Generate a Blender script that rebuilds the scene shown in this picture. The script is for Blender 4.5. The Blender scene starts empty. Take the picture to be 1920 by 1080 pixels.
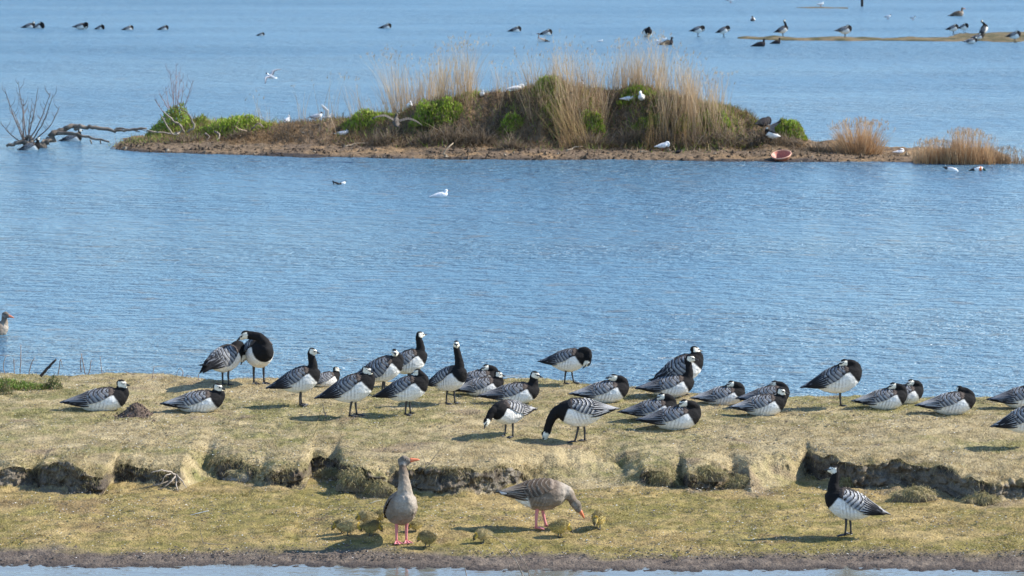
import bpy, math, random
import numpy as np
from mathutils import Vector
random.seed(7)
rng = np.random.default_rng(11)
scene = bpy.context.scene
COL = scene.collection

# ------------------------------------------------------------------ camera, light, exposure
F = 6500.0                      # focal length in pixels of the 1920 wide photograph
CAM_Z = 6.0
PITCH = math.atan(740.0 / F)
cam_data = bpy.data.cameras.new('camera')
cam_data.sensor_width = 36.0
cam_data.lens = 36.0 * F / 1920.0
cam_data.clip_end = 9000.0
cam = bpy.data.objects.new('camera', cam_data)
COL.objects.link(cam)
cam.location = (0, 0, CAM_Z)
cam.rotation_euler = (math.pi / 2 - PITCH, 0, 0)
scene.camera = cam
cam_data.dof.use_dof = True
cam_data.dof.focus_distance = 35.0
cam_data.dof.aperture_fstop = 8.0

SUN_EL = math.radians(38.0)
SUN_AZ = math.radians(80.0)     # clockwise from +Y, towards +X
world = bpy.data.worlds.new('World')
scene.world = world
world.use_nodes = True
wn = world.node_tree
bg = wn.nodes['Background']
sky = wn.nodes.new('ShaderNodeTexSky')
sky.sky_type = 'NISHITA'
sky.sun_disc = False
sky.sun_elevation = SUN_EL
sky.sun_rotation = SUN_AZ
sky.air_density = 1.0
sky.dust_density = 0.0
sky.ozone_density = 4.0
wn.links.new(sky.outputs[0], bg.inputs[0])
bg.inputs[1].default_value = 0.15
sun_data = bpy.data.lights.new('sun', 'SUN')
sun_data.energy = 4.7
sun_data.angle = math.radians(0.53)
sun_data.color = (1.0, 0.94, 0.84)
sun = bpy.data.objects.new('sun', sun_data)
COL.objects.link(sun)
sdir = Vector((math.sin(SUN_AZ) * math.cos(SUN_EL), math.cos(SUN_AZ) * math.cos(SUN_EL), math.sin(SUN_EL)))
sun.rotation_euler = sdir.to_track_quat('Z', 'Y').to_euler()
sun.location = (60, 40, 60)
scene.view_settings.view_transform = 'Standard'
scene.view_settings.look = 'None'
scene.view_settings.gamma = 1.0
scene.view_settings.use_curve_mapping = False
scene.view_settings.exposure = 0.88

# ------------------------------------------------------------------ helpers
cp, sp_ = math.cos(PITCH), math.sin(PITCH)
def ray(px, py):
    x = (px - 960.0) / F; v = -(py - 540.0) / F
    return np.array([x, cp + v * sp_, -sp_ + v * cp])
def at_z(px, py, z=0.0):
    d = ray(px, py); t = (z - CAM_Z) / d[2]
    return d[0] * t, d[1] * t
def at_y(px, py, y):
    d = ray(px, py); t = y / d[1]
    return d[0] * t, CAM_Z + d[2] * t
def pxm(y, z=0.3):               # photograph pixels per metre at distance y
    return F / (y * cp + (CAM_Z - z) * sp_)

_T = np.random.default_rng(5).random((64, 64, 64))
def vnoise(x, y, z=0.0):
    x = np.asarray(x, float); y = np.asarray(y, float); z = np.asarray(z, float)
    x, y, z = np.broadcast_arrays(x, y, z)
    xi = np.floor(x).astype(int); yi = np.floor(y).astype(int); zi = np.floor(z).astype(int)
    fx, fy, fz = x - xi, y - yi, z - zi
    fx = fx * fx * (3 - 2 * fx); fy = fy * fy * (3 - 2 * fy); fz = fz * fz * (3 - 2 * fz)
    g = lambda a, b, c: _T[(xi + a) & 63, (yi + b) & 63, (zi + c) & 63]
    a = g(0,0,0)*(1-fx)+g(1,0,0)*fx; b = g(0,1,0)*(1-fx)+g(1,1,0)*fx
    c = g(0,0,1)*(1-fx)+g(1,0,1)*fx; d = g(0,1,1)*(1-fx)+g(1,1,1)*fx
    return ((a*(1-fy)+b*fy)*(1-fz)+(c*(1-fy)+d*fy)*fz) * 2 - 1
def fbm(x, y, z=0.0, o=4):
    s = 0; a = 1; n = 0
    for i in range(o):
        s = s + a * vnoise(np.asarray(x) * 2**i + 17.3*i, np.asarray(y) * 2**i + 5.1*i, np.asarray(z) * 2**i + 9.7*i); n += a; a *= .5
    return s / n
def sst(a, b, x):
    t = np.clip((np.asarray(x, float) - a) / (b - a), 0, 1); return t * t * (3 - 2 * t)
def mixc(a, b, t):
    a = np.asarray(a, float); b = np.asarray(b, float); t = np.asarray(t)[..., None]
    return a * (1 - t) + b * t

def mesh_np(name, V, faces, col=None, smooth=True):
    """faces: list of (n,k) int arrays"""
    me = bpy.data.meshes.new(name)
    V = np.asarray(V, np.float32)
    me.vertices.add(len(V)); me.vertices.foreach_set('co', V.ravel())
    faces = [np.asarray(f, np.int32) for f in faces if len(f)]
    nl = sum(f.size for f in faces); nf = sum(len(f) for f in faces)
    me.loops.add(nl); me.polygons.add(nf)
    me.loops.foreach_set('vertex_index', np.concatenate([f.ravel() for f in faces]))
    tot = np.concatenate([np.full(len(f), f.shape[1], np.int32) for f in faces])
    st = np.concatenate([[0], np.cumsum(tot)[:-1]]).astype(np.int32)
    me.polygons.foreach_set('loop_start', st)
    try: me.polygons.foreach_set('loop_total', tot)
    except Exception: pass
    me.polygons.foreach_set('use_smooth', np.full(nf, smooth))
    me.update(calc_edges=True)
    if col is not None: setcol(me, col)
    return me
def setcol(me, col):
    col = np.asarray(col, np.float32)
    if col.ndim == 1: col = np.tile(col, (len(me.vertices), 1))
    c4 = np.ones((len(me.vertices), 4), np.float32); c4[:, :3] = col[:, :3]
    a = me.color_attributes.new('col', 'FLOAT_COLOR', 'POINT')
    a.data.foreach_set('color', c4.ravel())
def link(name, me, mat=None, parent=None, label=None, cat=None, group=None, kind=None, loc=None):
    o = bpy.data.objects.new(name, me); COL.objects.link(o)
    if mat is not None and me is not None and len(me.materials) == 0: me.materials.append(mat)
    if parent is not None: o.parent = parent
    if loc is not None: o.location = loc
    if label: o['label'] = label
    if cat: o['category'] = cat
    if group: o['group'] = group
    if kind: o['kind'] = kind
    return o

class Geo:
    """collects pieces into one mesh"""
    def __init__(s): s.V = []; s.F = {}; s.C = []; s.n = 0
    def add(s, V, faces, col=(1, 1, 1)):
        V = np.asarray(V, float)
        for f in faces:
            f = np.asarray(f, int)
            if len(f): s.F.setdefault(f.shape[1], []).append(f + s.n)
        s.V.append(V); c = np.asarray(col, float)
        s.C.append(np.tile(c, (len(V), 1)) if c.ndim == 1 else c); s.n += len(V)
    def mesh(s, name, smooth=True):
        return mesh_np(name, np.concatenate(s.V), [np.concatenate(f) for f in s.F.values()], np.concatenate(s.C), smooth)

def loft(C, S, U, rs, ru, n=12, cap=True):
    """rings at centres C with side vectors S, up vectors U, radii rs/ru"""
    C = np.asarray(C, float); m = len(C)
    a = np.linspace(0, 2*math.pi, n, endpoint=False)
    V = (C[:, None, :] + np.asarray(S)[:, None, :] * (np.asarray(rs)[:, None] * np.cos(a))[..., None]
         + np.asarray(U)[:, None, :] * (np.asarray(ru)[:, None] * np.sin(a))[..., None]).reshape(-1, 3)
    i = np.arange(m - 1)[:, None] * n; j = np.arange(n)[None, :]; j2 = (j + 1) % n
    Q = np.stack([i + j, i + j2, i + n + j2, i + n + j], -1).reshape(-1, 4)
    faces = [Q]
    if cap:
        V = np.concatenate([V, C[:1], C[-1:]]); k = m * n
        j = np.arange(n)
        faces.append(np.stack([np.full(n, k), (j + 1) % n, j], -1))
        faces.append(np.stack([np.full(n, k + 1), (m-1)*n + j, (m-1)*n + (j + 1) % n], -1))
    return V, faces
def path_frames(P, ref=(0, 1, 0)):
    P = np.asarray(P, float)
    T = np.gradient(P, axis=0); T /= np.linalg.norm(T, axis=1)[:, None] + 1e-9
    S = np.tile(np.asarray(ref, float), (len(P), 1)); S -= (S * T).sum(1)[:, None] * T
    nrm = np.linalg.norm(S, axis=1)[:, None]
    alt = np.cross(T, (0.3, .2, 1.0)); S = np.where(nrm > .15, S / (nrm + 1e-9), alt / (np.linalg.norm(alt, axis=1)[:, None] + 1e-9))
    U = np.cross(T, S)
    return T, S, U
def tube(P, r, n=6, ref=(0, 1, 0)):
    T, S, U = path_frames(P, ref)
    r = np.broadcast_to(np.asarray(r, float), (len(P),))
    return loft(P, S, U, r, r, n)
def crom(P, m=8):
    P = np.asarray(P, float); Q = np.concatenate([[2*P[0]-P[1]], P, [2*P[-1]-P[-2]]]); out = []
    for i in range(1, len(Q) - 2):
        t = np.linspace(0, 1, m, endpoint=False)[:, None]
        a, b, c, d = Q[i-1], Q[i], Q[i+1], Q[i+2]
        out.append(.5*((2*b)+(-a+c)*t+(2*a-5*b+4*c-d)*t*t+(-a+3*b-3*c+d)*t**3))
    out.append(P[-1:]); return np.concatenate(out)

def on_ground(px, py, Hf, y0, y1):
    d = ray(px, py); ys = np.linspace(y0, y1, 900); t = ys / d[1]
    xs = d[0] * t; zs = CAM_Z + d[2] * t; hs_ = Hf(xs, ys); k = np.argmax(zs < hs_ + .004)
    if not (zs < hs_ + .004).any(): k = len(ys) // 2
    return xs[k], ys[k], float(hs_[k])
# ------------------------------------------------------------------ materials
def new_mat(name):
    m = bpy.data.materials.new(name); m.use_nodes = True
    return m, m.node_tree, m.node_tree.nodes['Principled BSDF']
def attr_mat(name, rough=.8, nscale=60, namp=.25, bump=0.0, bscale=80, spec=.3, sheen=0.0, trans=0.0):
    m, nt, b = new_mat(name); N = nt.nodes; L = nt.links
    at = N.new('ShaderNodeAttribute'); at.attribute_name = 'col'
    tc = N.new('ShaderNodeTexCoord'); no = N.new('ShaderNodeTexNoise'); no.inputs['Scale'].default_value = nscale
    no.inputs['Detail'].default_value = 3
    L.new(tc.outputs['Object'], no.inputs['Vector'])
    mr = N.new('ShaderNodeMapRange'); mr.inputs[1].default_value = .3; mr.inputs[2].default_value = .7
    mr.inputs[3].default_value = 1 - namp; mr.inputs[4].default_value = 1 + namp
    L.new(no.outputs[0], mr.inputs[0])
    vm = N.new('ShaderNodeVectorMath'); vm.operation = 'SCALE'
    L.new(at.outputs['Color'], vm.inputs[0]); L.new(mr.outputs[0], vm.inputs['Scale'])
    L.new(vm.outputs[0], b.inputs['Base Color'])
    b.inputs['Roughness'].default_value = rough; b.inputs['Specular IOR Level'].default_value = spec
    b.inputs['Sheen Weight'].default_value = sheen
    if bump:
        n2 = N.new('ShaderNodeTexNoise'); n2.inputs['Scale'].default_value = bscale; n2.inputs['Detail'].default_value = 4
        L.new(tc.outputs['Object'], n2.inputs['Vector'])
        bp = N.new('ShaderNodeBump'); bp.inputs['Strength'].default_value = 1; bp.inputs['Distance'].default_value = bump
        L.new(n2.outputs[0], bp.inputs['Height']); L.new(bp.outputs[0], b.inputs['Normal'])
    if trans:
        tr = N.new('ShaderNodeBsdfTranslucent'); L.new(vm.outputs[0], tr.inputs[0])
        mx = N.new('ShaderNodeMixShader'); mx.inputs[0].default_value = trans
        out = [n for n in N if n.type == 'OUTPUT_MATERIAL'][0]
        L.new(b.outputs[0], mx.inputs[1]); L.new(tr.outputs[0], mx.inputs[2]); L.new(mx.outputs[0], out.inputs[0])
    return m
M_GROUND = attr_mat('turf_soil', .95, 55, .30, .02, 45, .1)
M_ISLAND = attr_mat('island_soil', .95, 14, .35, .05, 10, .1)
M_GRASS = attr_mat('grass_blades', .85, 9, .12, spec=.15, trans=.25)
M_REED = attr_mat('dry_reed', .8, 5, .15, spec=.2, trans=.3)
M_LEAF = attr_mat('leaf', .6, 6, .2, spec=.3, trans=.3)
M_WOOD = attr_mat('dead_wood', .85, 25, .3, .006, 60, .2)
M_PLUME = attr_mat('plumage', .85, 70, .16, .004, 110, .12, .0)
M_DOWN = attr_mat('down', .95, 60, .2, .004, 150, .1, .4, .2)
M_HORN = attr_mat('bill_and_leg_skin', .45, 60, .08, spec=.5)
M_EYE = attr_mat('eye_gloss', .08, 10, .0, spec=.6)
M_FLECK = attr_mat('fleck', .7, 20, .1)

# ------------------------------------------------------------------ water
m, nt, b = new_mat('lake_water'); N = nt.nodes; L = nt.links
b.inputs['Base Color'].default_value = (0.055, 0.15, 0.245, 1)
b.inputs['Roughness'].default_value = .30
b.inputs['IOR'].default_value = 1.33
geo_n = N.new('ShaderNodeNewGeometry')
def wnoise(sx, sy, scale, detail, rot=0.0, rough=.55):
    mp = N.new('ShaderNodeMapping'); mp.inputs['Scale'].default_value = (sx, sy, 1); mp.inputs['Rotation'].default_value = (0, 0, rot)
    L.new(geo_n.outputs['Position'], mp.inputs[0])
    n = N.new('ShaderNodeTexNoise'); n.inputs['Scale'].default_value = scale; n.inputs['Detail'].default_value = detail
    n.inputs['Roughness'].default_value = rough; L.new(mp.outputs[0], n.inputs['Vector']); return n.outputs[0]
def M_(op, a, b_, clamp=False):
    n = N.new('ShaderNodeMath'); n.operation = op; n.use_clamp = clamp
    for k, v in ((0, a), (1, b_)):
        if isinstance(v, (int, float)): n.inputs[k].default_value = v
        else: L.new(v, n.inputs[k])
    return n.outputs[0]
def MR(v, a, b_, c, d):
    n = N.new('ShaderNodeMapRange'); n.interpolation_type = 'SMOOTHSTEP'
    for k, q in enumerate((a, b_, c, d)): n.inputs[k+1].default_value = q
    L.new(v, n.inputs[0]); return n.outputs[0]
chop = wnoise(.8, 1.5, 2.2, 4, .12, .66)         # wind chop, 30-40 cm
rip = wnoise(1, 1.3, 9.0, 2, -.2)          # ripples
swell = wnoise(.7, 1, .8, 2, .3)
gust = wnoise(.05, .16, 1.0, 3, 0.05)       # wind lanes and lulls
sep = N.new('ShaderNodeSeparateXYZ'); L.new(geo_n.outputs['Position'], sep.inputs[0])
h = M_('ADD', M_('ADD', M_('MULTIPLY', chop, .46), M_('MULTIPLY', rip, .06)), M_('MULTIPLY', swell, .20))
g_ = MR(gust, .35, .65, .75, 1.15)
near = MR(sep.outputs[1], 31.5, 36.5, .03, 1.0)      # sheltered pool below the bank lies calmer
far = MR(sep.outputs[1], 120., 160., 1.0, .75)
amp = M_('MULTIPLY', M_('MULTIPLY', g_, near), far)
h = M_('MULTIPLY', h, amp)
bp = N.new('ShaderNodeBump'); bp.inputs['Strength'].default_value = 1.0; bp.inputs['Distance'].default_value = 0.8
L.new(h, bp.inputs['Height']); L.new(bp.outputs[0], b.inputs['Normal'])
rr = MR(wnoise(.03, .07, 1.0, 3, .03), .38, .64, .25, .31)
rr = M_('ADD', rr, MR(sep.outputs[1], 60., 150., 0.0, .08))
rr = M_('MULTIPLY', rr, MR(sep.outputs[1], 31.5, 36.5, .35, 1.0))
L.new(rr, b.inputs['Roughness'])
shal = MR(sep.outputs[1], 31.0, 36.5, 0, 1)      # the pool below the bank is shallow and muddy
mxc = N.new('ShaderNodeMix'); mxc.data_type = 'RGBA'; mxc.inputs[6].default_value = (.13, .13, .11, 1); mxc.inputs[7].default_value = (0.076, 0.163, 0.236, 1)
L.new(shal, mxc.inputs[0])
silt_and_troughs = N.new('ShaderNodeMix'); silt_and_troughs.data_type = 'RGBA'; silt_and_troughs.inputs[7].default_value = (.125, .125, .12, 1)   # wave troughs with weaker sky reflection, painted into the colour as grey wisps
L.new(mxc.outputs[2], silt_and_troughs.inputs[6]); L.new(MR(wnoise(.8, 1.6, 1.7, 4, -.1, .7), .54, .68, 0, .85), silt_and_troughs.inputs[0]); L.new(silt_and_troughs.outputs[2], b.inputs['Base Color'])
M_WATER = m
V = np.array([(-900, 5, 0), (900, 5, 0), (2500, 6000, 0), (-2500, 6000, 0)])
link('water', mesh_np('water', V, [[[0, 1, 2, 3]]], smooth=False), M_WATER, label='rippled blue lake water under a clear sky', kind='structure')
V = np.array([(-900, -50, -1.2), (900, -50, -1.2), (2500, 6000, -1.2), (-2500, 6000, -1.2)])
mb, _, bb = new_mat('silt_and_troughs'); bb.inputs['Base Color'].default_value = (.08, .065, .05, 1); bb.inputs['Roughness'].default_value = .9
link('lake_bed', mesh_np('lake_bed', V, [[[0, 1, 2, 3]]], smooth=False), mb, label='silty bed under the lake', kind='structure')
# ------------------------------------------------------------------ the near bank
ZF = 0.16                        # ground height at the foot of the little scarp
#      px   top  bottom  gentleness
SC = [(-900,882,918,.3),(-500,870,920,.2),(-200,885,915,.3),
      (0,882,915,0),(30,878,914,0),(62,884,912,.1),(72,884,912,.2),(82,862,914,0),(110,868,920,0),(150,878,923,0),(190,892,925,.1),(212,884,910,.4),
      (226,872,908,0),(290,882,915,.1),(335,880,920,.5),(375,888,905,.9),(396,862,900,.2),(450,858,902,.3),(490,880,910,.5),
      (510,877,912,0),(560,882,912,.2),(576,880,905,.3),(584,858,888,0),(630,862,890,0),(645,872,912,.2),(690,884,926,.2),(728,892,925,.3),(742,878,920,0),
      (800,882,926,.2),(850,882,930,.3),(900,880,926,.3),(940,876,918,.1),(985,882,908,.3),(1040,892,908,.7),(1080,880,915,1.6),(1150,880,915,1.6),
      (1190,885,912,.8),(1210,883,912,.1),(1250,884,912,.1),(1278,882,908,.4),(1292,884,918,0),(1330,882,915,.1),(1375,882,905,.3),(1410,870,925,1.2),
      (1450,858,915,1.1),(1490,850,905,.8),(1518,846,890,.5),(1535,848,900,0),(1600,850,915,0),(1635,852,918,.1),(1680,856,916,0),(1750,868,922,0),(1782,884,930,.1),
      (1830,902,942,.1),(1880,914,946,.2),(1896,900,940,.3),(1920,902,942,.2),(2100,890,925,.2),(2400,880,920,.5),(2900,880,915,.3)]
BACK = [(-900,705),(0,700),(100,707),(200,700),(300,703),(400,714),(470,712),(600,712),(700,716),(850,714),(1000,710),(1050,711),(1120,722),(1200,728),(1300,737),(1400,741),(1600,742),(1750,745),(1920,748),(2900,752)]
FRONT = [(-900,1068),(0,1060),(200,1066),(420,1060),(700,1066),(900,1068),(1300,1070),(1600,1067),(1920,1073),(2900,1068)]
tx, tf, te, tze, tg = [], [], [], [], []
for px, pt, pb, g in SC:
    x, yf = at_z(px, pb, ZF); w = .08 + .20 * g + .40 * max(0, g - .5)
    ye = yf + w; _, ze = at_y(px, pt, ye)
    tx.append(x); tf.append(yf); te.append(ye); tze.append(ze); tg.append(g)
ZB = 0.56
bkx, bky = zip(*[at_z(px, py, ZB) for px, py in BACK])
fx_, fy_ = zip(*[at_z(px, py, 0.0) for px, py in FRONT])
_sx = np.linspace(-20, 20, 800); _k = np.exp(-np.linspace(-2.5, 2.5, 81) ** 2); _k /= _k.sum()
_sy = np.convolve(np.pad(np.interp(_sx, tx, te), 40, mode='edge'), _k, 'valid')
def bank_lines(x):
    x = np.asarray(x, float)
    j = .09 * fbm(x * 3.1, 3.3) + .06 * fbm(x * 11, 7.7)
    yf = np.interp(x, tx, tf) + j * .7; ye = np.interp(x, tx, te) + j * 1.7
    ye = np.maximum(ye, yf + .05)
    ze = np.interp(x, tx, tze) + .03 * fbm(x * 6, 1.1)
    ze = np.clip(ze, .27, .40)
    g = np.interp(x, tx, tg)
    yb = np.interp(x, bkx, bky) + .12 * fbm(x * 1.4, 9.1)
    yw = np.interp(x, fx_, fy_) + .16 * fbm(x * 1.2, 4.4) + .07 * fbm(x * 5, 2.4) + .03 * fbm(x * 18, 3.4)
    return yw, yf, ye, ze, yb, g
def bank_h(x, y, fine=True):
    x = np.asarray(x, float); y = np.asarray(y, float)
    yw, yf, ye, ze, yb, g = bank_lines(x)
    t1 = np.clip((y - yw) / (yf - yw), -1, 1)
    low = np.where(t1 < 0, t1 * .6, ZF * (1 - (1 - np.clip(t1, 0, 1)) ** 1.7))
    t2 = np.clip((y - yf) / (ye - yf), 0, 1)
    sm = sst(0, 1, t2); p = np.where(g > .6, t2 * .5 + sm * .5, sm)
    ys0 = np.interp(x, _sx, _sy) - .3; t3 = np.clip((y - ys0) / (yb - ys0), 0, 1)
    zs = .34 + .05 * fbm(x * .35, 6.6, o=2)
    top = zs + (ZB - zs) * (1 - (1 - t3) ** 1.6) + (ze - (zs + (ZB - zs) * (1 - (1 - np.clip((ye - ys0) / (yb - ys0), 0, 1)) ** 1.6))) * np.exp(-np.clip(y - ye, 0, None) / .30)
    hh = np.where(y < yf, low, np.where(y < ye, ZF + (ze - ZF) * p, top))
    over = np.clip(y - yb, 0, None)
    hh = np.where(y > yb, ZB - .25 * np.minimum(over, .3) - .55 * np.clip(over - .3, 0, None), hh)
    hh = hh + (.022 * fbm(x * .9, y * .9, 2.2) + .012 * fbm(x * 3.3, y * 3.3, 5.2)) * sst(yw, yw + 1, y)
    if fine:
        hh = hh + (.020 * fbm(x * 8, y * 8, 8.2) + .075 * fbm(x * 4.2, y * 4.2, 1.9) * np.exp(-((y - ye) / .40) ** 2)) * sst(yw - .1, yw + .4, y)
    return np.maximum(hh, -1.0)
# grid whose rows follow the shoreline, scarp foot, scarp edge and crest
NX = 900
gx = np.concatenate([np.linspace(-17, -6.2, 160, endpoint=False), np.linspace(-6.2, 6.2, NX), np.linspace(6.2, 17, 161)[1:]])
yw, yf, ye, ze, yb, g = bank_lines(gx)
def seg(a, b, n, end=False): 
    t = np.linspace(0, 1, n, endpoint=end)[:, None]; return a[None] * (1 - t) + b[None] * t
Y = np.concatenate([seg(yw - 1.2, yw - .1, 8), seg(yw - .1, yw + .5, 34), seg(yw + .5, yf, 90), seg(yf, ye, 26), seg(ye, yb, 130), seg(yb, yb + 1.9, 22, True)])
X = np.tile(gx, (len(Y), 1))
Z = bank_h(X, Y)
rows = len(Y)
slope = np.zeros_like(Z); slope[:-1] = np.abs(np.diff(Z, axis=0)) / np.maximum(np.diff(Y, axis=0), .002)
scarp = sst(.7, 1.6, slope) * ((Y > yf[None] - .02) & (Y < ye[None] + .03))
facem = scarp.copy(); scarp = scarp * sst(.95, .4, g)[None]
# crumbling clay face: push the face in and out in columns and clods
rid = 1 - 2 * np.abs(fbm(X * 6, Z * 9, 3.0)); rid2 = 1 - 2 * np.abs(fbm(X * 17, Z * 20, 5.0))
Y2 = Y + facem * (.09 * rid + .05 * rid2 - .05 + .04 * fbm(X * 28, Z * 30, 1.0))
X = X + facem * .05 * fbm(X * 9, Z * 14, 7.0)
Z2 = Z + scarp * .02 * fbm(X * 25, Y * 20, 6.0)
mudm = sst(.76, .40, (Y - yw[None]) + .22 * fbm(X * 2.2, Y * 4) ) * (Y < yf[None])
Z2 = Z2 + mudm * .018 * fbm(X * 16, Y * 16, 4.2)
# dug hollows in the turf edge
Y, Z = Y2, Z2
V = np.stack([X, Y, Z], -1).reshape(-1, 3)
nc = len(gx)
i = np.arange(rows - 1)[:, None] * nc; j = np.arange(nc - 1)[None]
Q = np.stack([i + j, i + j + 1, i + nc + j + 1, i + nc + j], -1).reshape(-1, 4)
TAN = (.43, .345, .195); TAN2 = (.335, .26, .14); GRN = (.18, .178, .065); GRN2 = (.30, .265, .115); BARE = (.27, .20, .13)
MUD = (.100, .080, .066); WET = (.05, .043, .04); CLAY = (.165, .135, .10); CLAYD = (.07, .055, .042)
def turf_col(x, y):
    yw, yf, ye, ze, yb, g = bank_lines(x)
    n1 = fbm(x * .8, y * 1.3, 1.5); n2 = fbm(x * 3.5, y * 5, 2.5); n3 = fbm(x * 13, y * 16, 3.5, 3)
    low = y < yf
    gr = sst(-.25, .35, n1 * .7 + n2 * .6 + n3 * .35 + np.where(low, .10, -.02) + .25 * sst(1.3, .5, y - yw) - .22 * np.exp(-((y - ye - .5) / .45) ** 2) - .12 * np.exp(-((yf - y - .5) / .4) ** 2))
    c = mixc(mixc(TAN, TAN2, sst(-.4, .4, n2)), mixc(GRN2, GRN, sst(-.3, .4, n3)), gr * .85)
    bare = sst(.28, .5, fbm(x * 1.7 + 9, y * 2.6, 7.5) + .25 * n3)
    c = mixc(c, BARE, bare * .75)
    c = c * np.where(low, 1, 0)[..., None] * np.array((.93, .86, .68)) + c * np.where(low, 0, 1)[..., None]
    c = c * (1 + .22 * fbm(x * 5.5, y * 7, 11.0, 3))[..., None]
    return c, gr
C, _ = turf_col(X, Y)
n3 = fbm(X * 14, Y * 18, 6.1); 
C = mixc(C, np.array((.10, .085, .055)), sst(.0, .55, n3) * .45)
mud = mixc(MUD, (.155, .125, .10), sst(-.3, .5, fbm(X * 5, Y * 9, 3.3)))
mud = mixc(mud, WET, sst(.22, -.02, (Y - yw[None]) + .08 * fbm(X * 3, Y * 6)))
C = mixc(C, mud, mudm)
cl = mixc(CLAY, CLAYD, sst(-.3, .4, fbm(X * 9, Z * 14, 2.0)))
lightclay = sst(0, .5, fbm(X * .6, 2.2)) ; cl = mixc(cl, (.27, .245, .20), lightclay * .7 * sst(-.2, .3, fbm(X * 8, Z * 5, 9.0)))
C = mixc(C, cl, np.clip(scarp, 0, 1))
toe = np.exp(-((Y - yf[None] + .12) / .12) ** 2) * sst(-.1, .3, fbm(X * 1.1, 5.5)); C = mixc(C, (.24, .19, .135), toe * .8)
C = C * (1 - .15 * (1 - mudm) * (1 - np.clip(scarp, 0, 1)))[..., None]      # ground colour a little darker under the blades, for contrast
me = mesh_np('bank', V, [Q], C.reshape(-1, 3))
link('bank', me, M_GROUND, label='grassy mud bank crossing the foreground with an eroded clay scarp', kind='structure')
BX, BY, BZ, BMUD, BSC = X, Y, Z, mudm, scarp

# ------------------------------------------------------------------ the island
#        px  waterline  toe-px/none  ground crest
IS = [(148,277,276),(200,280,270),(240,282,262),(270,285,250),(300,286,238),(400,290,234),(500,292,236),(560,294,231),(650,295,226),(740,297,216),(780,298,200),
      (880,299,184),(960,300,174),(1010,300,166),(1040,300,156),(1080,300,166),(1150,300,172),(1200,301,163),(1240,301,176),(1300,302,188),(1370,303,204),
      (1420,303,218),(1450,303,236),(1500,303,250),(1550,304,263),(1600,304,268),(1650,304,279),(1690,305,288),(1720,306,296),(1800,307,300),(1880,308,302),(1935,308,304),(1960,308,307)]
ix, iyf, izc = [], [], []
for px, pw, pc in IS:
    x, y = at_z(px, pw, 0.0); dpt = 3.0 if 270 < px < 1560 else 2.0
    _, zc = at_y(px, pc, y + dpt); ix.append(x); iyf.append(y); izc.append(max(zc, .06))
def isl_h(x, y, fine=True):
    x = np.asarray(x, float); y = np.asarray(y, float)
    yf = np.interp(x, ix, iyf) + .45 * fbm(x * .8, 1.7) + .22 * fbm(x * 2.9, 3.7) + .08 * fbm(x * 9, 5.7)
    zc = np.interp(x, ix, izc)
    edge = np.minimum(sst(ix[0] - .25, ix[0] + 1.2, x), sst(ix[-1] + .4, ix[-1] - 1., x))
    zc = zc * edge
    d = y - yf
    beach = .16 * np.minimum(1, zc / .5) * sst(-.2, 2.2, d + 0 * x) + .04 * sst(0, .3, d)
    toe = 1.5 + .45 * fbm(x * .9, 8.8)
    steep = sst(0, 1.0, (d - toe) / 1.6)
    hh = beach + (np.maximum(zc - .2, 0)) * (.35 * steep + .65 * sst(0, 1, (d - toe - .15 + .25 * fbm(x * 1.5, y * 1.5, 3.0)) / 1.5))
    back = sst(3.6, 6.0, d + .5 * fbm(x * .5, 2.0)); hh = hh * (1 - back) - .35 * back
    hh = np.where(d < 0, d * .25, hh) - (1 - edge) * .25
    hh = hh + (.05 * fbm(x * 1.6, y * 1.6, 1.2) * sst(.3, 2, d) + .02 * fbm(x * 5, y * 5, 3.2) * sst(-.1, .5, d)) * edge
    hh = hh + .16 * fbm(x * 1.9, y * 1.9, 7.9) * steep * edge * np.minimum(1, zc)
    if fine: hh = hh + .05 * fbm(x * 4, y * 4, 7.2) * steep * edge + .04 * fbm(x*6, y*6, 2.0) * sst(-.05, .5, d)
    return hh
x0, x1 = ix[0] - 1.0, ix[-1] + 1.0
gx = np.linspace(x0, x1, 760); gy = np.linspace(-1, 7, 150)
YF = np.interp(gx, ix, iyf)
Y = YF[None] + gy[:, None]; X = np.tile(gx, (len(gy), 1)); Z = isl_h(X, Y)
rows, nc = X.shape
i = np.arange(rows - 1)[:, None] * nc; j = np.arange(nc - 1)[None]
Q = np.stack([i + j, i + j + 1, i + nc + j + 1, i + nc + j], -1).reshape(-1, 4)
D = Y - YF[None]
SOIL = (.14, .10, .068); SAND = (.165, .12, .08); STRAW = (.22, .145, .08)
C = mixc(SOIL, STRAW, sst(-.2, .4, fbm(X * 2, Y * 3, 1.0)))
px_x = X / Y * F
C = mixc(C, SAND, sst(2.2, 1.2, D) * sst(-.1, .4, fbm(X * .45 + 3, Y * .9, 4.0)) * .8)
C = mixc(C, (.06, .045, .03), sst(.0, .6, fbm(X * 5, Y * 7, 8.0)) * .6)
C = mixc(C, WET, sst(.28, .03, D + .15 * fbm(X * 2, Y * 3)))
me = mesh_np('island', np.stack([X, Y, Z], -1).reshape(-1, 3), [Q], C.reshape(-1, 3))
link('island', me, M_ISLAND, label='low brown island across the middle of the lake', kind='structure')

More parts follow.
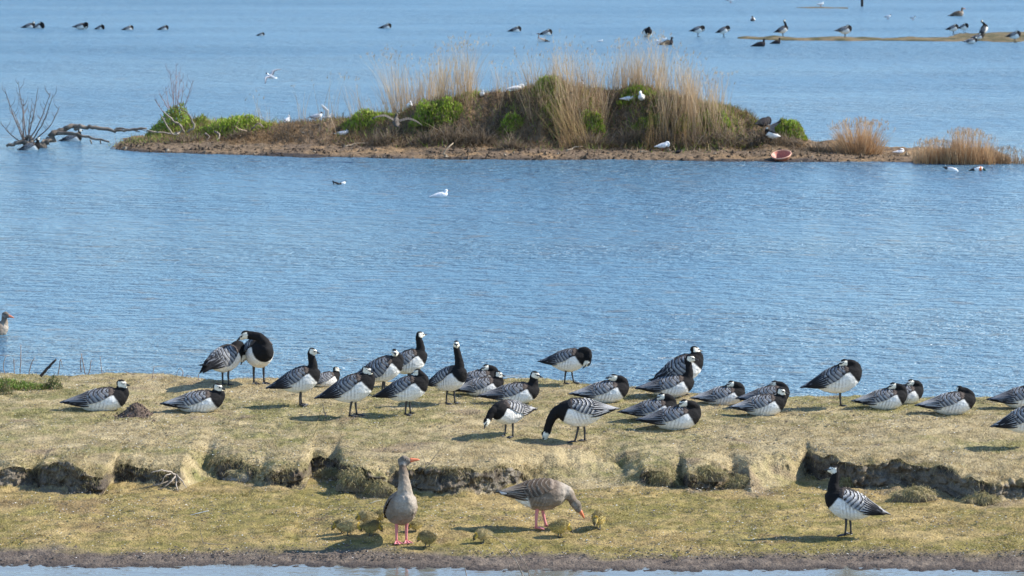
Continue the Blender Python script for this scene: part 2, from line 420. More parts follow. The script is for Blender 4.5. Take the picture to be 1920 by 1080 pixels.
# ------------------------------------------------------------------ far sandbars, just awash
def bar(name, pts, label, z=.05, cols=((.075,.068,.032),(.17,.13,.075))):
    """pts: (px, py_far, py_near)"""
    far_ = [at_z(px, a, 0) for px, a, b_ in pts]; ner = [at_z(px, b_, 0) for px, a, b_ in pts]
    n = 200; tt = np.linspace(0, 1, n); k = np.linspace(0, 1, len(pts))
    fx = np.interp(tt, k, [p[0] for p in far_]); fy = np.interp(tt, k, [p[1] for p in far_])
    nx = np.interp(tt, k, [p[0] for p in ner]); ny = np.interp(tt, k, [p[1] for p in ner])
    R = 22; u = np.linspace(0, 1, R)[:, None]
    X = nx * (1 - u) + fx * u; Y = ny * (1 - u) + fy * u
    Y = Y + .25 * fbm(X * .7, u * 2)
    Z = z * (1 - (2 * u - 1) ** 4) * 2 - .03 + .09 * fbm(X * .9, Y * .6) + .02 * fbm(X * 5, Y * 4)
    Z = Z * sst(0, .03, tt) * sst(1.03, .99, tt) - .02
    i = np.arange(R - 1)[:, None] * n; j = np.arange(n - 1)[None]
    Q = np.stack([i + j, i + j + 1, i + n + j + 1, i + n + j], -1).reshape(-1, 4)
    C = mixc(cols[0], cols[1], sst(-.3, .3, fbm(X * 2, Y * 2)))
    link(name, mesh_np(name, np.stack([X, Y, Z], -1).reshape(-1, 3), [Q], C.reshape(-1, 3)), M_ISLAND, label=label, kind='structure')
bar('sandbar', [(1378,69.5,72.5),(1420,69.5,75),(1500,70,76.5),(1600,70,77),(1700,70.5,77),(1775,70,78),(1795,63,79),(1830,60,80),(1920,60,82),(2050,60,83),(2300,66,80)], 'thin muddy sandbar widening to the right in the far water')
bar('sandbar', [(1488,12.5,15),(1530,12.5,16),(1590,14,16.5)], 'short narrow mud strip in the water near the top edge', .018)
# ------------------------------------------------------------------ grass, reeds, shrubs
def ribbons(P, L, W, lean, bend, col, segs=2, rg=rng, facing=None, tipc=None):
    """thin curved blades: base points P (n,3), lean (n,3) start direction, bend (n,3) added with height"""
    n = len(P); a = rg.uniform(0, 2*math.pi, n) if facing is None else facing
    s = np.stack([np.cos(a), np.sin(a), 0 * a], -1); V = []; C = []
    d0 = lean / np.linalg.norm(lean, axis=1)[:, None]
    for k in range(segs + 1):
        t = k / segs; c_ = P + L[:, None] * (d0 * t + bend * t * t)
        cc = col if tipc is None else col * (1 - t) + tipc * t
        if k < segs:
            w = (W * (1 - .55 * t))[:, None]; V += [c_ - s * w / 2, c_ + s * w / 2]; C += [cc, cc]
        else: V.append(c_); C.append(cc)
    m = len(V); V = np.stack(V, 1).reshape(-1, 3); C = np.stack(C, 1).reshape(-1, 3)
    b = (np.arange(n) * m)[:, None]; F4 = []
    for k in range(segs - 1): F4.append(b + np.array([[2*k, 2*k+1, 2*k+3, 2*k+2]]))
    F3 = b + np.array([[2*segs-2, 2*segs-1, 2*segs]])
    return V, ([np.concatenate(F4)] if F4 else []) + [F3], C
def sample_bank(n, x0, x1, wfun):
    """points on the real bank surface"""
    xs_ = np.linspace(-17, 17, 10); R = BX.shape[0]
    ci = np.searchsorted(BX[0], rng.uniform(x0, x1, n)) ; ci = np.clip(ci, 1, BX.shape[1] - 2)
    return ci
# near turf
def area_points(n, x0, x1):
    cols = np.where((BX[0] > x0) & (BX[0] < x1))[0]; c0, c1 = cols[0], cols[-1]
    sx, sy, sz, sm, ss = (A[:, c0:c1+1] for A in (BX, BY, BZ, BMUD, BSC))
    dx = np.diff(sx, axis=1)[:-1]; dy = np.abs(np.diff(sy, axis=0)[:, :-1])
    w = dx * np.maximum(dy, 1e-5) * (1 - sm[:-1, :-1]) ** 2 * (1 - .9 * np.clip(ss[:-1, :-1], 0, 1)) * (sz[:-1, :-1] > .03)
    cum = np.cumsum(w.ravel()); idx = np.searchsorted(cum, rng.random(n) * cum[-1]); idx = np.minimum(idx, w.size - 1)
    r, c = np.divmod(idx, w.shape[1]); a, b_ = rng.random(n)[:, None], rng.random(n)[:, None]
    G = lambda r_, c_: np.stack([sx[r_, c_], sy[r_, c_], sz[r_, c_]], -1)
    return (G(r, c) * (1-a) + G(r, c+1) * a) * (1-b_) + (G(r+1, c) * (1-a) + G(r+1, c+1) * a) * b_
def turf(name, n, x0, x1, hmin, hmax, label):
    P = area_points(n, x0, x1); c, gr = turf_col(P[:, 0], P[:, 1])
    tuf = sst(-.25, .4, fbm(P[:, 0] * 7, P[:, 1] * 7, 4.4, 3))
    keep = rng.random(len(P)) < .30 + .7 * tuf; P = P[keep]; c = c[keep]; gr = gr[keep]; tuf = tuf[keep]; n = len(P)
    yw, yf, ye, ze, yb, g = bank_lines(P[:, 0])
    long_ = np.exp(-((P[:, 1] - ye - .25) / .35) ** 2) * sst(-.3, .3, fbm(P[:, 0] * .7, 3.0))
    L = rng.uniform(hmin, hmax, n) * (.6 + .8 * tuf) * (1 + 1.1 * long_) * np.where(P[:, 1] < yf, .75, 1)
    W = rng.uniform(.004, .0075, n) * np.where(gr > .5, 1.2, 1)
    lean = rng.normal(0, .55, (n, 3)); lean[:, 2] = 1; bend = rng.normal(0, .35, (n, 3)); bend[:, 2] = -.25
    v = rng.uniform(.5, 1.6, (n, 1)) * (.66 + .55 * tuf)[:, None]; dry = rng.random(n) < (.25 - .1 * gr)
    c = np.where(dry[:, None], (.47, .39, .22), c) * v
    P[:, 2] -= .004
    V, Fc, C = ribbons(P, L, W, lean, bend, np.clip(c, 0, .8), 1)
    link(name, mesh_np(name, V, Fc, C, False), M_GRASS, label=label, cat='grass', kind='stuff')
turf('short_grass', 560000, -6.4, 6.4, .016, .036, 'short cropped yellow green turf covering the near bank')
turf('short_grass', 60000, -17, 17, .02, .045, 'sparse longer grass blades on the near bank')
# loose straw tufts that give the turf its grain
m = 6500; P0 = area_points(m, -6.4, 6.4); k0 = rng.random(m) < .25 + .75 * sst(-.3, .4, fbm(P0[:, 0] * 1.5, P0[:, 1] * 1.5, 6.0)); P0 = P0[k0]; m = len(P0); kk = 14
P = np.repeat(P0, kk, 0) + rng.normal(0, .016, (m * kk, 3)) * (1, 1, 0); n = len(P); c, gr = turf_col(P0[:, 0], P0[:, 1]); tone = rng.uniform(.35, 1.5, (m, 1)); c = np.repeat(c * tone, kk, 0) * rng.uniform(.8, 1.25, (n, 1)); sz = np.repeat(rng.uniform(.6, 1.5, m), kk)
lean = rng.normal(0, .75, (n, 3)); lean[:, 2] = .8; bend = rng.normal(0, .3, (n, 3)); bend[:, 2] = -.45
V, Fc, C = ribbons(P, rng.uniform(.025, .05, n) * sz, rng.uniform(.004, .008, n), lean, bend, np.clip(c, 0, .7), 1)
link('straw_tufts', mesh_np('straw_tufts', V, Fc, C, False), M_GRASS, label='small dry tufts standing proud of the cropped turf', cat='grass', kind='stuff')
# grass hanging over the scarp edge
n = 22000; x = rng.uniform(-6.6, 6.6, n); yw, yf, ye, ze, yb, g = bank_lines(x)
y = ye + rng.normal(.03, .06, n); z = bank_h(x, y); dens = sst(-.5, .2, fbm(x * 2.2, 8.0)); k = (rng.random(n) < .25 + .75 * dens) & (g < .55)
P = np.stack([x, y, z], -1)[k]; n = len(P); lean = np.stack([rng.normal(0, .4, n), -rng.uniform(.2, 1.0, n), rng.uniform(.3, .9, n)], -1); bend = np.stack([rng.normal(0, .2, n), -rng.uniform(.0, .3, n), -rng.uniform(.7, 1.5, n)], -1)
c = mixc((.42, .33, .18), (.22, .20, .09), rng.random(n)) * rng.uniform(.6, 1.3, (n, 1))
V, Fc, C = ribbons(P, rng.uniform(.02, .085, n), rng.uniform(.004, .007, n), lean, bend, c, 2)
link('hanging_grass', mesh_np('hanging_grass', V, Fc, C, False), M_GRASS, label='ragged grass fringe hanging over the clay scarp', cat='grass', kind='stuff')

# slumped turf clods and tussocks at the scarp foot
def tussock(px, py, wpx, hpx, label, col=((.46,.37,.20),(.25,.235,.10)), blades=1500, name='grass_tussock', soil=(.17,.135,.09), lay=.9):
    x, y, z = on_ground(px, py, bank_h, 30.5, 40); s = pxm(y); rx = wpx / s / 2; rz = hpx / s * .66; ry = rx * .62
    th = np.linspace(0, math.pi / 2, 12)[:, None]; ph = np.linspace(0, 2*math.pi, 40, endpoint=False)[None]
    nz = 1 + .55 * fbm(np.cos(ph) * 2 + px, np.sin(ph) * 2, th * 2)
    X = rx * np.cos(th) ** .7 * np.cos(ph) * nz; Yy = ry * np.cos(th) ** .7 * np.sin(ph) * nz; Zz = rz * np.sin(th) * nz - .03 * (th < .05)
    V = np.stack([X, Yy + ry * .4, Zz + 0 * X], -1); i = np.arange(11)[:, None] * 40; j = np.arange(40)[None]; j2 = (j + 1) % 40
    Q = np.stack([i + j, i + j2, i + 40 + j2, i + 40 + j], -1).reshape(-1, 4)
    root = bpy.data.objects.new(name, None); COL.objects.link(root); root.location = (x, y, z - .01)
    root['label'] = label; root['category'] = 'tussock'; root['group'] = 'slumped turf clods below the scarp'
    cc = mixc(soil, (.24,.20,.11), sst(.2, .9, np.sin(th) + .3 * fbm(X * 20, Yy * 20) + 0 * X))
    link('soil', mesh_np('soil', V.reshape(-1, 3), [Q], cc.reshape(-1, 3)), M_GROUND, root)
    r = rng.integers(3, 12, blades); q = rng.integers(0, 40, blades); P = V[r, q] + rng.normal(0, .01, (blades, 3))
    nn_ = P.copy(); nn_[:, 2] += .02; nn_ /= np.linalg.norm(nn_, axis=1)[:, None]
    lean = nn_ * .7 + rng.normal(0, .45, (blades, 3)); bend = rng.normal(0, .25, (blades, 3)); bend[:, 2] -= lay
    c = mixc(col[0], col[1], rng.random(blades)) * rng.uniform(.6, 1.3, (blades, 1))
    V2, Fc, C = ribbons(P, rng.uniform(.02, .085, blades), rng.uniform(.004, .008, blades), lean, bend, c, 2)
    o = link('blades', mesh_np('blades', V2, Fc, C, False), M_GRASS, root); o['kind'] = 'stuff'
tussock(1718,938,84,34,'rounded grass tussock standing at the foot of the right hand scarp')
tussock(1845,946,70,26,'low grass lump under the scarp close to the right edge')
tussock(676,918,84,42,'large slumped turf clod left of the standing greylag', blades=2600)
tussock(712,926,52,30,'smaller turf clod touching the standing greylag from behind')
tussock(620,896,56,20,'flat turf step between two dark hollows in the left scarp')
tussock(1590,912,30,20,'little dry tuft growing at the foot of the dark right scarp')
tussock(1390,915,60,28,'lumpy turf clod in the gap left of the dark right scarp')
tussock(1330,898,56,26,'turf lump overhanging the middle scarp hollow')
tussock(1245,908,44,26,'small turf lump at the middle scarp hollow')
tussock(455,900,70,24,'grey clay lump slid down in the left part of the scarp', blades=300, soil=(.26,.235,.20), name='clay_lump')
# molehill
x, y, z = on_ground(256, 779, bank_h, 30.5, 40); s = pxm(y)
root = bpy.data.objects.new('molehill', None); COL.objects.link(root); root.location = (x, y, z - .01); root['label'] = 'heap of crumbly brown earth beside the sitting goose at left'; root['category'] = 'molehill'
th = np.linspace(0, 1, 22)[:, None]; ph = np.linspace(0, 2*math.pi, 60, endpoint=False)[None]
rr_ = 44 / s; X = rr_ * th * np.cos(ph); Yy = rr_ * .8 * th * np.sin(ph); Zz = .135 * (np.cos(th * math.pi) * .5 + .5) ** 1.15 + .028 * fbm(X * 22, Yy * 22, 1.0) * (1 - th * .7)
i = np.arange(21)[:, None] * 60; j = np.arange(60)[None]; j2 = (j + 1) % 60; Q = np.stack([i + j, i + j2, i + 60 + j2, i + 60 + j], -1).reshape(-1, 4)
link('earth', mesh_np('earth', np.stack([X, Yy, Zz], -1).reshape(-1, 3), [Q], mixc((.15,.11,.085), (.075,.055,.045), sst(-.3, .3, fbm(X * 30, Yy * 30))).reshape(-1, 3)), M_GROUND, root)
G = Geo()
for k in range(260):
    a = rng.uniform(0, 2*math.pi); r = abs(rng.normal(0, .55)) * rr_ * 1.25; px_, py_ = r * math.cos(a), r * .8 * math.sin(a); t = min(r / rr_, 1); pz = .135 * (math.cos(t * math.pi) * .5 + .5) ** 1.15
    q = rng.uniform(.006, .017); D_ = rng.normal(size=(6, 3)) * .25 + np.array([(1,0,0),(-1,0,0),(0,1,0),(0,-1,0),(0,0,1),(0,0,-1)])
    G.add(D_ * q + (px_, py_, pz + .004), [[(0,2,4),(2,1,4),(1,3,4),(3,0,4),(2,0,5),(1,2,5),(3,1,5),(0,3,5)]], np.array((.14,.105,.08)) * rng.uniform(.5, 1.3))
o = link('crumb', G.mesh('crumb', False), M_GROUND, root); o['kind'] = 'stuff'
# pale feathers, droppings and shell bits on the turf, and dark crumbs
def flecks(name, n, x0, x1, y0, y1, cols, smin, smax, label, flat=.35):
    x = rng.uniform(x0, x1, n); y = rng.uniform(y0, y1, n)
    dens = sst(-.35, .4, fbm(x * 1.3, y * 1.9, 3.0)); k = rng.random(n) < .15 + .85 * dens; x, y = x[k], y[k]; n = len(x)
    z = bank_h(x, y); yw = bank_lines(x)[0]; k = (y > yw + .05) & ((y < yw + rng.uniform(.1, .75, n)) | (name != 'mud_clods')); x, y, z = x[k], y[k], z[k]; n = len(x)
    q = rng.uniform(smin, smax, n) ** 1.0; D_ = np.array([(1,0,0),(-1,0,0),(0,1,0),(0,-1,0),(0,0,1)]) * (1, 1, flat)
    V = D_[None] * q[:, None, None] * rng.uniform(.5, 1.4, (n, 1, 3)) + rng.normal(0, .2, (n, 5, 3)) * q[:, None, None] * (1, 1, .4); a = rng.uniform(0, 6.28, n); V = np.stack([V[..., 0] * np.cos(a)[:, None] - V[..., 1] * np.sin(a)[:, None], V[..., 0] * np.sin(a)[:, None] + V[..., 1] * np.cos(a)[:, None], V[..., 2]], -1)
    V += np.stack([x, y, z + rng.uniform(.006, .028, n)], -1)[:, None]
    b = (np.arange(n) * 5)[:, None, None]; Fc = (b + np.array([(0,2,4),(2,1,4),(1,3,4),(3,0,4)])[None]).reshape(-1, 3)
    C = np.repeat(np.array(cols)[rng.integers(0, len(cols), n)], 5, 0)
    link(name, mesh_np(name, V.reshape(-1, 3), [Fc], C, False), M_FLECK, label=label, cat='litter', kind='stuff')
flecks('down_and_droppings', 14000, -6.3, 6.3, 30.8, 39.5, [(.62,.61,.57),(.5,.48,.43),(.40,.40,.38),(.72,.71,.68)], .0025, .0085, 'white down feathers and pale droppings scattered over the turf')
flecks('dark_crumbs', 18000, -6.3, 6.3, 30.8, 39.5, [(.06,.05,.04),(.09,.075,.05),(.12,.09,.06)], .004, .016, 'dark soil crumbs and old droppings between the grass')
flecks('mud_clods', 16000, -6.3, 6.3, 30.8, 31.9, [(.10,.075,.058),(.06,.048,.04),(.16,.125,.095)], .004, .015, 'crumbly clods on the dark mud strip by the pool', .8)

# ------------------------------------------------------------------ twigs and dead wood
def wood(name, px_pts, label, cat, where, group=None, col=(.20,.165,.135)):
    """px_pts: list of branches; each a list of (px, py, distance offset, radius); where(px,py)->base point"""
    bx, by_, bz = where; root = bpy.data.objects.new(name, None); COL.objects.link(root); root.location = (bx, by_, bz)
    root['label'] = label; root['category'] = cat
    if group: root['group'] = group
    for br in px_pts:
        pts = []; rad = []
        for (px, py, dy, r) in br:
            X, Z = at_y(px, py, by_ + dy); pts.append((X - bx, dy, Z - bz)); rad.append(r)
        P = crom(pts, 5); rr_ = np.interp(np.linspace(0, 1, len(P)), np.linspace(0, 1, len(rad)), rad)
        P[1:-1] += rng.normal(0, 1, P[1:-1].shape) * rr_[1:-1, None] * .35
        V, Fc = tube(P, rr_, 7); V = V + fbm(V[:, 0] * 30, V[:, 2] * 30, V[:, 1] * 30)[:, None] * .15 * rad[0]
        c = mixc(col, np.array(col) * 1.9, sst(-.3, .4, fbm(V[:, 0] * 8, V[:, 2] * 8)))
        link('branch', mesh_np('branch', V, Fc, c), M_WOOD, root)
    return root
def og(px, py): return on_ground(px, py, bank_h, 30.5, 40)
wood('dead_root', [[(330,892,.0,.012),(318,885,-.04,.010),(300,882,-.08,.007),(283,886,-.1,.004)],[(330,890,0,.010),(322,902,-.08,.008),(306,914,-.12,.006),(290,920,-.12,.004)],
  [(330,892,0,.009),(331,910,-.08,.007),(332,925,-.10,.005),(322,934,-.1,.003)],[(330,890,0,.009),(340,900,-.05,.007),(350,916,-.08,.003)],[(326,888,0,.008),(310,892,-.08,.006),(302,906,-.1,.005),(286,908,-.1,.003)],
  [(322,900,0,.006),(300,908,-.1,.005),(280,912,-.1,.003),(265,918,-.1,.002)]], 'pale twisted dead root sticking out of the left scarp, right of its widest hollow', 'root', og(335,900), col=(.24,.20,.16))
wood('dry_twig', [[(795,880,0,.004),(812,860,-.03,.003),(825,842,-.04,.002),(836,822,-.05,.0015)],[(812,860,-.03,.002),(822,856,-.05,.0015),(836,850,-.06,.001)],[(800,872,0,.003),(790,850,0,.002),(783,838,0,.001)]], 'thin dry twig sticking up right of the tall greylag bill', 'twig', og(795,884))
x, y = at_z(980,1078,0)
wood('dry_twig', [[(985,1095,.1,.006),(972,1060,.0,.005),(955,1035,0,.004),(935,1012,0,.002),(915,1000,0,.0015)],[(998,1095,.1,.005),(985,1058,0,.004),(968,1030,0,.002),(950,1010,0,.0012)],[(962,1045,0,.003),(970,1030,.0,.002),(978,1018,0,.001)]], 'pair of dry stalks leaning over the pool at the bottom', 'twig', (x, y - .2, 0))
wood('dry_twig', [[(878,1095,0,.005),(872,1065,0,.004),(870,1055,0,.003)]], 'short stub of a stalk in the pool at the bottom centre', 'twig', (at_z(875,1078,0)[0], at_z(875,1078,0)[1] - .1, 0))
wood('dry_twig', [[(381,1018,0,.003),(377,1002,0,.0025),(375,992,0,.001)],[(380,1018,0,.003),(400,1020,-.02,.003),(425,1021,-.03,.002)]], 'bent little twig at the edge of the mud below the left scarp', 'twig', og(381,1020))
wood('dry_twig', [[(392,958,0,.005),(372,962,0,.005),(350,968,0,.003)]], 'bleached stick lying on the left shelf', 'twig', og(370,966), col=(.45,.42,.37))
wood('dry_twig', [[(690,946,0,.005),(702,941,0,.005),(714,938,0,.003)]], 'pale stick lying behind the goslings', 'twig', og(700,944), col=(.45,.38,.28))
wood('dark_stick', [[(76,706,0,.016),(90,690,0,.015),(105,674,0,.010)]], 'thick dark stick rising from the leafy patch at left', 'stick', (lambda q: (q[0], q[1], q[2]))(on_ground(84,700,bank_h,30.5,40)), col=(.05,.04,.035))
ST = [(10,702,[(0,0),(-4,-20),(2,-38)]),(55,700,[(0,0),(3,-18),(10,-32)]),(38,697,[(0,0),(1,-30),(1,-53)]),(27,700,[(0,0),(-1,-30)]),(109,700,[(0,0),(3,-20),(5,-28),(8,-14)]),(160,700,[(0,0),(-4,-20),(-8,-40)]),(166,700,[(0,0),(3,-12),(5,-27)]),
      (192,702,[(0,0),(-2,-15),(-4,-35)]),(152,696,[(0,0),(-1,-20),(2,-33)]),(286,708,[(0,0),(1,-12),(3,-22)]),(340,706,[(0,0),(3,-10),(-4,-18),(-10,-2)]),(345,708,[(0,0),(6,-6),(14,-2)]),(372,712,[(0,0),(0,-12)]),(262,702,[(0,0),(-15,-3),(-30,-9)]),(612,782,[(0,0),(-4,-12),(-7,-27)])]
LB = ['bare stem at the very left edge of the rear grass','short bent stem above the leafy patch','tallest pale stem above the leafy patch','thin stem left of the tallest pale one','forked stem right of the thick dark stick','pale stem leaning left above the far left sitting goose','dark stem leaning right above the far left sitting goose','pale straight stem right of the two crossing ones',
      'short stem left of the crossing ones','short straight stem above the second sitting goose','curled dry stalk at the rear grass edge','flat dry stalk at the rear grass edge','tiny upright stem near the standing pair','fine drooping stem over the water edge','short stem in front of the standing goose with drawn in neck']
for (px, py, pp), lb in zip(ST, LB):
    q = og(px, py); wood('dead_weed', [[(px + a, py + 2 + b_, 0, .0055 * (1 - .2 * i)) for i, (a, b_) in enumerate(pp)]], lb, 'weed', q, 'bare stems along the rear edge of the bank', (.20,.15,.13))

# leafy plants: clouds of small leaves over a low hummock
def leafy(name, px0, px1, pyb, pyt, label, Hf, ylim, cat='plant', n=2600, leaf=.03, col=((.12,.20,.03),(.27,.34,.06)), depth=.5, group=None, D=None, up=.6):
    pxm_ = (px0 + px1) / 2
    if D is None: bx, by_, bz = on_ground(pxm_, pyb, Hf, *ylim)
    else: bx, bz = at_y(pxm_, pyb, D); by_ = D
    s = pxm(by_); rx = (px1 - px0) / s / 2; hz = (pyb - pyt) / s; ry = rx * depth
    root = bpy.data.objects.new(name, None); COL.objects.link(root); root.location = (bx, by_, bz); root['label'] = label; root['category'] = cat
    if group: root['group'] = group
    # stems inside, leaves through the volume
    a = rng.uniform(0, 2*math.pi, n); r = np.sqrt(rng.random(n)); x = rx * r * np.cos(a); y = ry * r * np.sin(a)
    gz = Hf(bx + x, by_ + y, False) - bz; gz = np.clip(gz, -.3, hz)
    env = (1 - r ** 2.2) * (.70 + .85 * fbm(x * 3.0 + px0, y * 3.0, 1.0)) ; env = np.maximum(env, .12)
    z = gz + (hz - np.minimum(gz, hz * .6)) * env * rng.random(n) ** .45
    P = np.stack([x, y, z], -1); L = leaf * rng.uniform(.6, 1.5, n)
    lean = rng.normal(0, .55, (n, 3)); lean[:, 2] += up; bend = rng.normal(0, .2, (n, 3))
    t = rng.random(n); c = mixc(col[0], col[1], t) * rng.uniform(.7, 1.25, (n, 1)); c *= (.75 + .5 * sst(-.4, .4, fbm(x * 4, z * 5, y * 4)))[:, None]; dead = rng.random(n) < .22; c[dead] = (.30,.22,.12)
    V, Fc, C = ribbons(P, L, L * .42, lean, bend, c, 2)
    o = link('foliage', mesh_np('foliage', V, Fc, C, False), M_LEAF, root); o['kind'] = 'stuff'
    k = max(12, n // 60); a = rng.uniform(0, 2*math.pi, k); r = np.sqrt(rng.random(k)) * .8; x = rx * r * np.cos(a); y = ry * r * np.sin(a); gz = np.clip(Hf(bx + x, by_ + y, False) - bz, -.3, hz)
    P = np.stack([x, y, gz - .05], -1); lean = rng.normal(0, .3, (k, 3)); lean[:, 2] = 1
    V, Fc, C = ribbons(P, np.full(k, hz * .7), np.full(k, leaf * .3), lean, rng.normal(0, .1, (k, 3)), np.tile((.16,.12,.07), (k, 1)), 3)
    link('stalks', mesh_np('stalks', V, Fc, C, False), M_WOOD, root)['kind'] = 'stuff'
leafy('leafy_plant', -70, 96, 728, 700, 'low dark green leafy patch at the left end of the bank', bank_h, (30.5, 40), n=3600, leaf=.026, col=((.08,.14,.025),(.23,.29,.06)), depth=.35)
leafy('leafy_plant', 84, 118, 728, 708, 'small tuft of green leaves right of the dark stick', bank_h, (30.5, 40), n=500, leaf=.024, col=((.06,.09,.025),(.16,.18,.06)), depth=.6)
leafy('leafy_plant', 0, 24, 738, 716, 'low leafy sprig in front of the green patch at left', bank_h, (30.5, 40), n=300, leaf=.022, col=((.07,.09,.03),(.17,.18,.07)), depth=.6)
leafy('seedling', 1258, 1272, 1050, 1032, 'tiny yellow green seedling alone on the mud strip', bank_h, (30.5, 40), n=40, leaf=.02, col=((.18,.19,.04),(.4,.38,.10)))
# ------------------------------------------------------------------ island vegetation
ylim = (74, 92)
PATCH = [(272,400,242,198,'round bright green hummock at the left end of the island',3600),(372,510,246,208,'green hummock running right from the round one',3200),(640,742,233,206,'flat green strip on the slope below the small white gull',2400),
 (766,868,214,176,'bright green patch below the left reed bed',3600),(866,902,181,166,'little green tuft between reeds and white gull',600),(998,1062,176,140,'dark green cushion on the highest point of the ridge',2400),(1086,1134,238,186,'bright green tuft on the face of the mound under the hooded gull',2000),
 (1156,1232,174,150,'olive green cushion above the pair of gulls',1400),(1186,1246,236,206,'green patch low on the face below the pair of gulls',1500),(1262,1312,238,196,'green patch left under the right reed bed',1600),(1308,1370,232,190,'brightest green patch at the right end of the reeds',2600),
 (1448,1514,256,220,'green cushion right of the flapping dark goose',2200),(934,982,242,210,'small green tuft on the bare face of the mound',1200),(1020,1056,214,176,'dark green tuft half way up the mound',900)]
for (a, b_, pb, pt, lb, n) in PATCH:
    leafy('green_tussock', a, b_, pb, pt, lb, isl_h, ylim, 'plant', n=int(n * 1.3), leaf=.055, col=((.17,.27,.03),(.40,.47,.065)), depth=.45, group='green patches on the island', up=1.0)
def reeds(px0, px1, pyb, pyt, n, label, lean=0.0, col=((.46,.33,.19),(.66,.53,.37)), name='reed_clump', w=.0085, spread=.8, jag=.35, cat='reeds', grp='dry reed clumps on the island', fan=0.0, dy=.0, D=None, env_r=0):
    pm = (px0 + px1) / 2; n = int(n * (.50 if name == 'reed_clump' else 1))
    if D is None: bx, by_, bz = on_ground(pm, pyb, isl_h, *ylim)
    else: bx, bz = at_y(pm, pyb, D); by_ = D
    by_ += dy; s = pxm(by_); rx = (px1 - px0) / s / 2; hz = (pyb - pyt) / s
    x = rng.uniform(-1, 1, n) * rx * (1.0 if fan == 0 else .45); 
    cl = rng.normal(0, .12 * rx, n); cent = rng.uniform(-.75, .75, 7) * rx; pick = rng.random(n) < .38; x = np.where(pick, cent[rng.integers(0, 7, n)] + cl * .6, x)
    y = rng.uniform(-spread, spread, n) * .7; z = isl_h(bx + x, by_ + y) - bz - .03
    env = .72 + jag * fbm((x + bx) * 2.2, 3.3, o=2) + (-.25 * (np.abs(x) / rx) ** 2)
    if env_r: env = np.sqrt(np.clip(1 - (x / rx) ** 2 * 2.2, .15, 1)) * .85; z = z * 0 - .05
    L = np.maximum(hz - np.clip(z, -.3, hz * .5), .2) * (env + .22) * (1.25 * rng.random(n) ** .8 * .62 + .42)
    ln = np.stack([rng.normal(lean, .11, n) + fan * x / rx, rng.normal(0, .10, n), np.ones(n)], -1); bd = np.stack([rng.normal(lean * .5, .15, n), rng.normal(0, .06, n), -.02 * np.ones(n)], -1)
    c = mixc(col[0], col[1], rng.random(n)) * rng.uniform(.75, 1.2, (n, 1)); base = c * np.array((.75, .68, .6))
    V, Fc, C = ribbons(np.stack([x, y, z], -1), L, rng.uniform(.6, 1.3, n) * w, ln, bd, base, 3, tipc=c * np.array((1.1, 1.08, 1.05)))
    root = bpy.data.objects.new(name, None); COL.objects.link(root); root.location = (bx, by_, bz); root['label'] = label; root['category'] = cat; root['group'] = grp
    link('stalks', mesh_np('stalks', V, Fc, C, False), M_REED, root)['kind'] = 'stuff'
    # feathery seed heads on the taller ones
    k = np.where(L > np.percentile(L, 75))[0]; d0 = ln / np.linalg.norm(ln, axis=1)[:, None]
    P = np.stack([x, y, z], -1)[k] + L[k][:, None] * (d0[k] * .93 + bd[k] * .86); P = np.repeat(P, 3, 0); m = len(P)
    V, Fc, C = ribbons(P + rng.normal(0, .01, (m, 3)), rng.uniform(.04, .10, m), rng.uniform(.006, .013, m), np.stack([rng.normal(.15, .3, m), rng.normal(0, .3, m), np.ones(m)], -1), rng.normal(0, .2, (m, 3)), np.repeat(c[k], 3, 0) * .95, 2)
    link('seed_heads', mesh_np('seed_heads', V, Fc, C, False), M_REED, root)['kind'] = 'stuff'
reeds(722,780,196,82,420,'left part of the tall left reed bed, leaning left',-.12)
reeds(765,835,186,80,620,'middle of the tall left reed bed')
reeds(815,895,184,74,800,'dense golden right part of the tall left reed bed',.03)
reeds(655,702,206,125,90,'sparse lean reeds left of the tall left bed',-.15)
reeds(690,725,200,150,50,'few short reeds above the flat green strip',-.05)
reeds(918,968,176,118,140,'thin short reeds above the preening gull')
reeds(975,1030,172,78,260,'slanting reeds left of the highest point',-.16)
reeds(1020,1056,170,80,240,'upright reeds on the highest point')
reeds(1040,1100,200,84,520,'golden reeds falling over the face right of the highest point',-.10)
reeds(1084,1140,196,84,420,'reeds around the hooded gull on the middle ridge')
reeds(1140,1200,172,78,460,'reeds behind the pair of gulls, left part',dy=.7)
reeds(1185,1250,182,72,620,'tallest reeds behind the pair of gulls',dy=.7)
reeds(1235,1310,214,98,760,'dense reeds on the right slope of the ridge')
reeds(1290,1362,222,112,640,'last tall reeds before the right slope drops')
reeds(1200,1300,238,180,300,'rusty grass curtain on the face below the right reeds',.0,((.30,.19,.085),(.46,.32,.16)),dy=-.3)
reeds(1044,1110,246,160,340,'golden grass falling down the face of the mound',-.28,((.30,.21,.10),(.45,.34,.18)),dy=-.3)
reeds(470,505,240,164,46,'few thin stalks right of the green hummock',-.1)
reeds(555,575,232,165,22,'single group of thin stalks on the low saddle')
reeds(595,640,230,150,40,'thin tall stalks behind the gull with lifted wings')
reeds(1462,1508,240,180,60,'thin pinkish stalks above the right green cushion',.0,((.42,.28,.2),(.55,.42,.33)))
RED = ((.44,.27,.14),(.64,.46,.28))
reeds(1556,1668,286,232,1000,'round rusty grass tuft right of the island',.0,RED,'grass_tuft',.012,.6,.25,'grass','rusty tufts at the right end of the island',fan=1.1,env_r=1)
reeds(1712,1790,303,262,640,'left half of the reddish reed bed at the right end',.0,RED,'reed_bed',.012,.5,.3,'reeds','rusty tufts at the right end of the island')
reeds(1770,1864,303,252,860,'taller right half of the reddish reed bed at the right end',.0,RED,'reed_bed',.012,.5,.35,'reeds','rusty tufts at the right end of the island')
